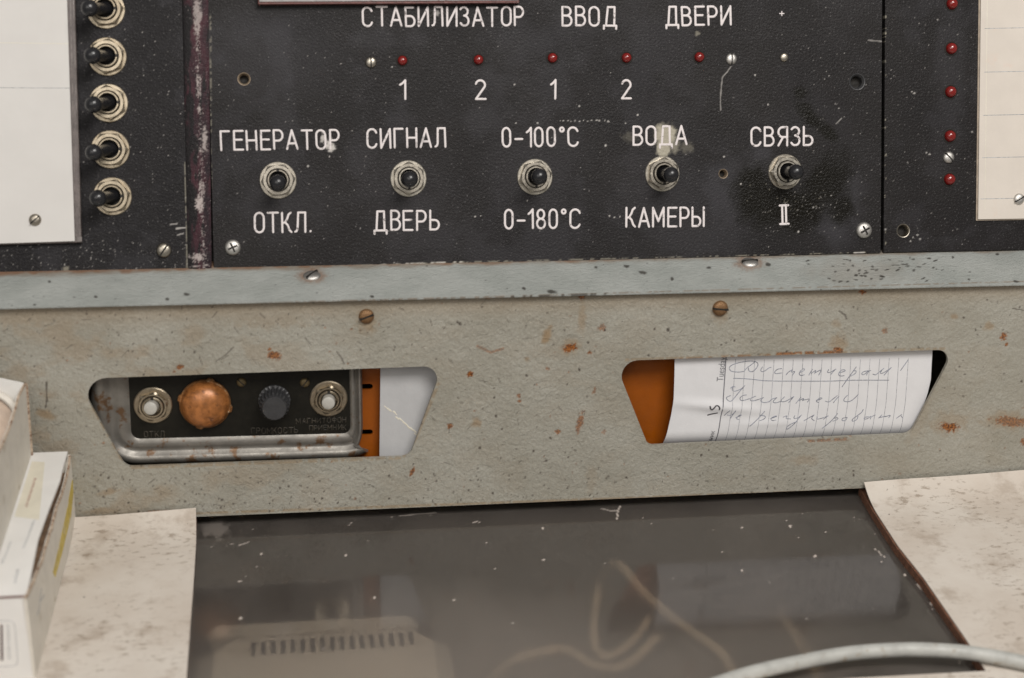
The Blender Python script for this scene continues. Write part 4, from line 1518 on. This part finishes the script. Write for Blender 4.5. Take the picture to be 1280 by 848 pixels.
tb.prism([(front_l[0], front_l[1] - .12), (gl_br[0], front_l[1] - .12), gl_br, front_l], TBZ0, TBZ1)
tab = obj('tabletop', tb, M['hardboard'], None, Matrix.Identity(4), 0)
tab['kind'] = 'structure'


def cover(name, left_fn, right_fn, ytop_px, yf, label):
    """A thin sheet on the table whose rear edge is bent up against the console."""
    NXX, NYY = 60, 60
    FR = FRONT.off(.0016)
    vs = []
    for j in range(NYY + 1):
        t = 1 - (1 - j / NYY) ** 2
        for i in range(NXX + 1):
            s_ = i / NXX
            xb = left_fn(-.002) * (1 - s_) + right_fn(-.002) * s_
            # height of the rear edge from the outline of the bent-up sheet
            hb_, pxs = 0, np.array([p[0] for p in ytop_px])
            pts = [FR.hit(*p) for p in ytop_px]
            hb_ = np.interp(xb, [p[0] for p in pts], [p[2] for p in pts])
            yr = np.interp(xb, [p[0] for p in pts], [p[1] for p in pts])
            y = yf + (yr - yf) * t
            x = left_fn(y) * (1 - s_) + right_fn(y) * s_
            k = np.clip((y - (yr - .022)) / .022, 0, 1)
            z = hb_ * k ** 2.6 + .0003 * math.sin(x * 60 + y * 45) * k
            vs.append((x, y, z))
    fs = [(j * (NXX + 1) + i, j * (NXX + 1) + i + 1, (j + 1) * (NXX + 1) + i + 1, (j + 1) * (NXX + 1) + i) for j in range(NYY) for i in range(NXX)]
    n = len(vs)
    vs2 = [(x, y, z - .0006) for x, y, z in vs]
    fs2 = [tuple(n + k for k in f[::-1]) for f in fs]
    rim = [j * (NXX + 1) for j in range(NYY + 1)] + [NYY * (NXX + 1) + i for i in range(1, NXX + 1)] + [j * (NXX + 1) + NXX for j in range(NYY - 1, -1, -1)]
    fs3 = [(a, b, n + b, n + a) for a, b in zip(rim[:-1], rim[1:])]
    return MB().add(vs + vs2, fs + fs2 + fs3)


le = [tl(246, 640), tl(245, 680), tl(242.5, 720), tl(238, 780), tl(233, 848), tl(230, 900)]
LEDGE_X = lambda y: float(np.interp(-y, [-p[1] for p in le], [p[0] for p in le]))
FRY = front_l[1]
mbc = cover('table_cover', lambda y: -OUT, LEDGE_X, [(-300, 655), (97, 647.5), (140, 644.5), (180, 640.5), (215, 637), (246, 634)], FRY - .1, '')
cl = obj('table_cover', mbc, M['cover'], None, None, 50)
tag(cl, 'stained pale laminate sheet on the table left of the dark glass pane', 'table cover', 'pale sheets covering the table')
re_ = [tl(1076, 611), tl(1095, 640), tl(1123, 683), tl(1155, 723), (gl_br + gl_tr) * .5 * 0 + tl(1209, 801), tl(1232, 838)]
RX = lambda y: float(np.interp(-y, [-p[1] for p in re_] + [.5], [p[0] for p in re_] + [re_[-1][0]]))
mbc = cover('table_cover', RX, lambda y: OUT, [(1075.5, 603.8), (1130, 598.5), (1200, 593.5), (1280, 588), (1500, 575)], tl(1232, 838.8)[1], '')
fy = tl(1232, 838.8)
mbc.prism([(front_l[0], front_l[1] - .1), (OUT, front_l[1] - .1), (OUT, fy[1] - .00002), (fy[0], fy[1] - .00002), front_l], -.0006, 0)
cr_ = obj('table_cover', mbc, M['cover'], None, None, 50)
tag(cr_, 'stained pale laminate sheet on the table right of the dark glass pane', 'table cover', 'pale sheets covering the table')


def paint_glass(p):
    X, Y = p.X, p.Y
    for k in range(300):
        r = random.uniform(.3, .7)
        p.blot(0, random.uniform(235, 1230), 640 + 215 * random.random() ** 1.5, r, r, 0, random.uniform(.25, .85), rag=.3)
    for x, y, r in ((433, 694.5, 1.6), (301, 773, 2), (468, 747, 1.6), (678, 661, 1.5), (679, 700, 1.5), (988, 658, 1.6), (1019, 695.5, 1.6), (326, 693, 1.5), (300, 727, 1.5), (568, 750, 1.5), (236, 797, 1.6), (640, 779, 1.5), (1131, 719, 1.5), (928, 713, 1.3), (927, 660, 1.3)):
        p.blot(0, x, y, r, r, 0, 1, rag=.3)
    p.line(0, [(775, 633), (772, 640), (771.5, 649)], 1.6, .8)
    p.line(0, [(752, 636), (764, 639), (773, 638)], 1.6, .45)
    p.line(0, [(500, 645), (520, 643), (545, 641)], 1.2, .45)
    p.line(0, [(590, 654), (596, 652), (600, 653.5)], 1.0, .7)
    p.line(0, [(1094, 686), (1101, 693), (1106, 697)], 1.2, .7, .3)
    p.line(0, [(1145, 727), (1151, 735), (1155, 740)], 1.3, .9, .3)
    p.line(0, [(1163, 754), (1166, 761)], 1.2, .8, .3)
    p.line(0, [(288, 680), (298, 682), (312, 678)], 1.5, .5, .4)
    p.blot(1, 270, 660, 18, 14, 0, .7, .8, soft=.6, ns=8)
    p.blot(1, 700, 720, 500, 120, 0, .30, .5, soft=.6, ns=60)
    p.blot(1, 620, 890, 520, 150, 0, .62, .25, soft=.9, ns=80)  # film made paler towards the near edge, for a lighter grey there
    p.line(1, [(246, 640), (234, 848)], 4, .5, .3)


gq = [(gl_bl[0] - .004, front_l[1] - .006), (gl_br[0] + .004, front_l[1] - .006), (gl_tr[0] + .004, .02), (gl_tl[0] - .004, .02)]
gp_ = sheet('glass_pane', gq, .00085, M['glass'], .0001, [], None, GL_P, paint_glass)
tag(gp_, 'dark dusty glass pane set into the table below the console', 'glass pane')
# the well below the pane
WZ = -.085
wl = MB()
x0, x1, y0, y1 = gq[0][0] - .012, gq[1][0] + .03, front_l[1] - .09, .05
wl.box(x0, x1, y0, y1, WZ - .004, WZ)
wl.box(x0 - .004, x0, y0, y1, WZ, GZ - .0006)
wl.box(x1, x1 + .004, y0, y1, WZ, GZ - .0006)
wl.box(x0, x1, y1, y1 + .004, WZ, GZ - .0006)
wl.box(x0, x1, y0 - .004, y0, WZ, GZ - .0006)
wo = obj('table_well', wl, M['well'], None, None, 0)
wo['kind'] = 'structure'

# cream appliance with vent slots in the well
DV = Plane((0, 0, -.0085), (1, 0, 0), (0, 1, 0))
d0, d1 = DV.loc(246, 795), DV.loc(572, 775)
d2 = DV.loc(578, 875)
dv = thing('cream_appliance', 'cream appliance with a row of dark vent slots under the dark glass pane', 'appliance', DV.mat())
obj('body', MB().bevel_box(d0[0], d2[0], d2[1] - .05, (d0[1] + d1[1]) / 2 + .002, -.037, 0, .009), M['cream'], dv, DV.mat())
obj('rear_strip', MB().bevel_box(d0[0] + .003, d2[0] - .01, (d0[1] + d1[1]) / 2 + .004, (d0[1] + d1[1]) / 2 + .012, -.037, -.006, .002), M['cream'], dv, DV.mat())
for k in range(17):
    u = k / 16
    c = DV.loc(317 + 197 * u, 814 - 13 * u)
    obj('vent_slot', MB().box(c[0] - .0008, c[0] + .0008, c[1] - .0042, c[1] + .0042, -.001, .0003), M['dark'], dv, DV.mat(), 0)


# cables in the well
def bez(pts, n=40):
    pts = np.array(pts, float)
    t = np.linspace(0, len(pts) - 1, n)
    out = []
    P = np.vstack([2 * pts[0] - pts[1], pts, 2 * pts[-1] - pts[-2]])
    for v in t:
        i = min(int(v), len(pts) - 2)
        f = v - i
        p0, p1, p2, p3 = P[i:i + 4]
        out.append(.5 * (2 * p1 + (p2 - p0) * f + (2 * p0 - 5 * p1 + 4 * p2 - p3) * f * f + (3 * p1 - p0 - 3 * p2 + p3) * f ** 3))
    return out


def cable(pxs, z, r, name, mat, label, group=None):
    pl = Plane((0, 0, z), (1, 0, 0), (0, 1, 0))
    pts = bez([pl.hit(*p) for p in pxs], 14 * len(pxs))
    for k, q in enumerate(pts):      # the ends sink into the well
        t = max(0, 1 - k / 22, 1 - (len(pts) - 1 - k) / 14)
        q[2] -= .040 * t * t
    o = obj(name, MB().tube(pts, r, 12), mat, None, None, 60)
    tag(o, label, 'cable', group)


GRP = 'tan cables lying under the glass pane'
cable([(744, 682), (770, 710), (805, 752), (845, 786), (890, 818), (945, 862)], -.022, .0023, 'cable', M['tan'], 'thickest tan cable running diagonally under the glass pane', GRP)
cable([(752, 690), (747, 745), (741, 800), (748, 830), (775, 826), (805, 795), (826, 745)], -.030, .0018, 'cable', M['tan'], 'tan cable hanging in a narrow loop under the glass pane', GRP)
cable([(590, 824), (640, 833), (705, 824), (735, 842), (775, 846), (810, 820), (842, 775)], -.029, .0020, 'cable', M['tan'], 'wavy tan cable lying across beside the cream appliance under the glass', GRP)
cable([(930, 735), (975, 790), (1010, 845), (1030, 880)], -.046, .0016, 'cable', M['tan'], 'faint tan cable under the right half of the glass pane', GRP)

# white cable in front
CZ = .0032
cz = Plane((0, 0, CZ), (1, 0, 0), (0, 1, 0))
cpts = [cz.hit(*p) for p in ((860, 868), (931, 844), (995, 829), (1058, 817.5), (1121, 812.5), (1169, 813), (1216, 817), (1280, 828.5), (1340, 842), (1420, 865))]
for k in range(5):
    cpts[k][2] += 0
wc = obj('cable', MB().tube(bez(cpts, 120), .0026, 16), M['cable'], None, None, 60)
tag(wc, 'grey white cable curving over the near right corner of the glass', 'cable')

# ------------------------------------------------------------------ boxes at the left
RB, RF = TABLE.hit(97, 648.3), TABLE.hit(45, 847.5)
RB[1] = min(RB[1], -.0035)
vert = lambda y: Plane((0, y, 0), (1, 0, 0), (0, 0, 1))
TRB, TRF = vert(RB[1]).hit(86, 566), vert(RF[1]).hit(33.5, 745)
hz = (TRB[2] + TRF[2]) / 2
box = thing('carton', 'white cardboard carton with torn lid edge, yellow stripe and barcode on the table', 'carton', Matrix.Translation((RF[0], RF[1], 0)))
LX = -.135
mb = MB()
TOPP = Plane((0, 0, TRF[2]), (1, 0, 0), (0, (TRB[1] - TRF[1]), (TRB[2] - TRF[2])))
TOPP.n = np.cross(TOPP.u, TOPP.v)
lid_px = [(84.5, 564.5), (79, 583), (75, 600), (59.5, 640), (47.5, 674), (38, 721), (32.5, 744)]


class Gen(Plane):
    pass


tp = Plane(TRF, (1, 0, 0), (0, TRB[1] - TRF[1], TRB[2] - TRF[2]))
lid = [tp.loc(*p) for p in lid_px]
mb = MB().prism([(LX, lid[-1][1]), *[tuple(p) for p in lid[::-1]], (LX, lid[0][1])], -.0011, 0)
obj('lid', mb, M['card'], box, tp.mat(), 0)
# right wall, a plane through its foot and its top
sw = Plane(RF, RB - RF, TRF - RF)
edge_px = [(33, 746), (37, 738), (45, 720), (53, 701), (61, 672), (65.5, 658), (71.5, 634), (78, 617), (82.5, 601), (86, 585), (88, 568.5)]
ep = [sw.loc(*p) for p in edge_px]
swp = [sw.loc(45, 847.5), sw.loc(97, 648.3)] + [tuple(p) for p in ep[::-1]]
obj('side_wall', MB().prism(swp, -.0010, 0), M['card_side'], box, sw.mat(), 0)
te = MB()
fine = []
for u, v in zip(ep[:-1], ep[1:]):
    for k in range(5):
        fine.append(u + (v - u) * k / 5 + np.array([random.gauss(0, .0002), random.gauss(0, .00025)]))
te.stroke(fine, .0006, .0007, -.0003)
obj('torn_edge', te, M['torn'], box, sw.mat())
obj('inner_flap', MB().prism([p + np.array([0, -.0022]) for p in ep[2:]] + [ep[-1] + (0, -.012), ep[2] + (0, -.012)], -.0042, -.0014), M['kraft'], box, sw.mat(), 0)
ys = MB()
yl = [sw.loc(*p) for p in ((90, 600), (83, 640), (72, 690), (66, 716))]
ym = [sw.loc(*p) for p in ((93, 602), (89, 645), (77, 694), (69, 722))]
ys.prism([*yl, *ym[::-1]], .0, .00005)
obj('yellow_stripe', ys, M['yellow'], box, sw.mat(), 0)
fx = Plane(RF, (1, 0, 0), TRF - RF)
f1, f0 = fx.loc(33.2, 746.5), fx.loc(45, 847.5)
obj('front_wall', MB().prism([(LX, f0[1]), f0 - (.0003, 0), f1 - (.0003, 0), (LX, f1[1])], -.001, 0), M['card'], box, fx.mat(), 0)
obj('lid_seam', MB().tube([fx.at(LX, f1[1] + .0003, .0), fx.at(f1[0], f1[1] + .0003, .0)], .00035, 8), M['redwood'], box)
mbk = MB()
rbk = RB
mbk.box(RB[0] - .13, RB[0] - .001, RB[1] - .001, RB[1], .0005, TRB[2] - .002)
obj('rear_wall', mbk, M['card_side'], box, None, 0)
bc = MB()
for x, wd in ((0.6, 2.6), (-3.6, 1.6), (-8, 2.4), (-12, 1.4), (-17, 2.4)):
    bc.prism([fx.loc(x + .8, 826), fx.loc(x + .8 + wd, 826), fx.loc(x + wd, 781), fx.loc(x, 781)], 0, .00004)
obj('barcode', bc, M['barcode'], box, fx.mat(), 0)
pb = MB()
pb.stroke([fx.loc(*p) for p in ((-30, 777), (12, 776), (17, 779), (19, 786), (22, 824), (21, 831), (16, 833), (-30, 834))], .00012, .00003)
obj('print_frame', pb, M['print_grey'], box, fx.mat())
pt = MB()
for x, yy in ((8.5, 782), (10.5, 782)):
    for k in range(11):
        pt.stroke([fx.loc(x + k * .15, yy + k * 4), fx.loc(x + 1.1 + k * .15, yy + k * 4 + 1.5)], .00016, .00003)
obj('small_print', pt, M['print_grey'], box, fx.mat())
lp_ = MB()
lp_.prism([tp.loc(*p) for p in ((18, 646), (49, 650), (56, 578), (40, 577))], 0, .00005)
obj('sticky_tape', lp_, M['tape'], box, tp.mat(), 0)
pn = MB()
for k in range(16):
    x, y = 46 - k * .75 - 2, 598 + k * 2.3
    pn.stroke([tp.loc(x - 1.6, y), tp.loc(x + 1.6, y + random.uniform(-1.2, 1.2)), tp.loc(x - .5, y + 1.8)], .0002, .00004, .00005)
obj('pencil_note', pn, M['pencil'], box, tp.mat())
pr = MB()
for (xa, ya, xb, yb, n) in ((46, 645, 30, 686, 24), (24, 712, 19, 730, 12), (14, 678, 3, 706, 15)):
    for k in range(n):
        u = k / n
        x, y = xa + (xb - xa) * u, ya + (yb - ya) * u
        pr.stroke([tp.loc(x, y), tp.loc(x - 3.2 * random.uniform(.4, 1), y + .3)], .00022, .00003)
obj('lid_print', pr, M['print_grey'], box, tp.mat())
bs = MB()
bs.stroke([sw.loc(*p) for p in ((52, 736), (50, 748), (49, 762), (47, 768))], .0005, .00005)
bs.stroke([sw.loc(*p) for p in ((55, 744), (50, 752))], .0003, .00005)
obj('wall_print', bs, M['print_grey'], box, sw.mat())

# upper open box standing on the carton
B1, B2 = tp.hit(41, 563.5), tp.hit(-2, 697)
B1[1] = min(B1[1], RB[1] - .001)
T1 = vert(B1[1]).hit(32.5, 480)
uw = Plane(B2, B1 - B2, T1 - B1)
rim = [uw.loc(*p) for p in ((32.5, 480), (29, 486), (24, 496), (20, 511), (14, 531), (7, 549), (0, 564), (-8, 580), (-20, 602))]
ub = thing('open_box', 'open white box holding a roll, standing on the carton at the left edge', 'box', Matrix.Translation(B2))
far = uw.loc(-40, 815)
wall = [uw.loc(-20, 752), uw.loc(41, 563.5)] + [tuple(p) for p in rim]
obj('side_wall', MB().prism(wall, -.001, 0), M['card_side'], ub, uw.mat(), 0)
rm = MB()
rm.stroke([p for p in rim], .0005, .0006, -.0004)
obj('rim', rm, M['torn'], ub, uw.mat())
bw = Plane(B1, (1, 0, 0), T1 - B1)
obj('rear_wall', MB().prism([bw.loc(41, 563.5) - (.0012, 0), bw.loc(32.5, 480) - (.001, 0), bw.loc(0, 474), bw.loc(-60, 466), bw.loc(-60, 563.5)], -.0011, 0), M['card'], ub, bw.mat(), 0)
ex = MB().tube([B1 + (0, .0002, 0), (B1 + T1) / 2, T1], .0007, 8)
obj('corner_edge', ex, M['torn'], ub)
rp_ = vert(B1[1] - .010).hit(-21, 533)
rpl = Plane(rp_, (.96, .25, 0), (-.1, .45, .88))
rr = .0145
roll = obj('tape_roll', MB().lathe([(rr, -.008), (rr, 0), (rr - .0006, .0007), (rr - .0022, .0007), (rr - .0028, 0)], 56, cap1=False), M['film'], None, rpl.mat(), 40)
tag(roll, 'round milky roll with brownish core inside the open box', 'roll')
obj('core', MB().lathe([(rr - .0027, -.008), (rr - .0028, -.0012), (rr - .0060, -.0022), (.001, -.0012)], 40), M['skin_roll'], roll, rpl.mat(), 40)
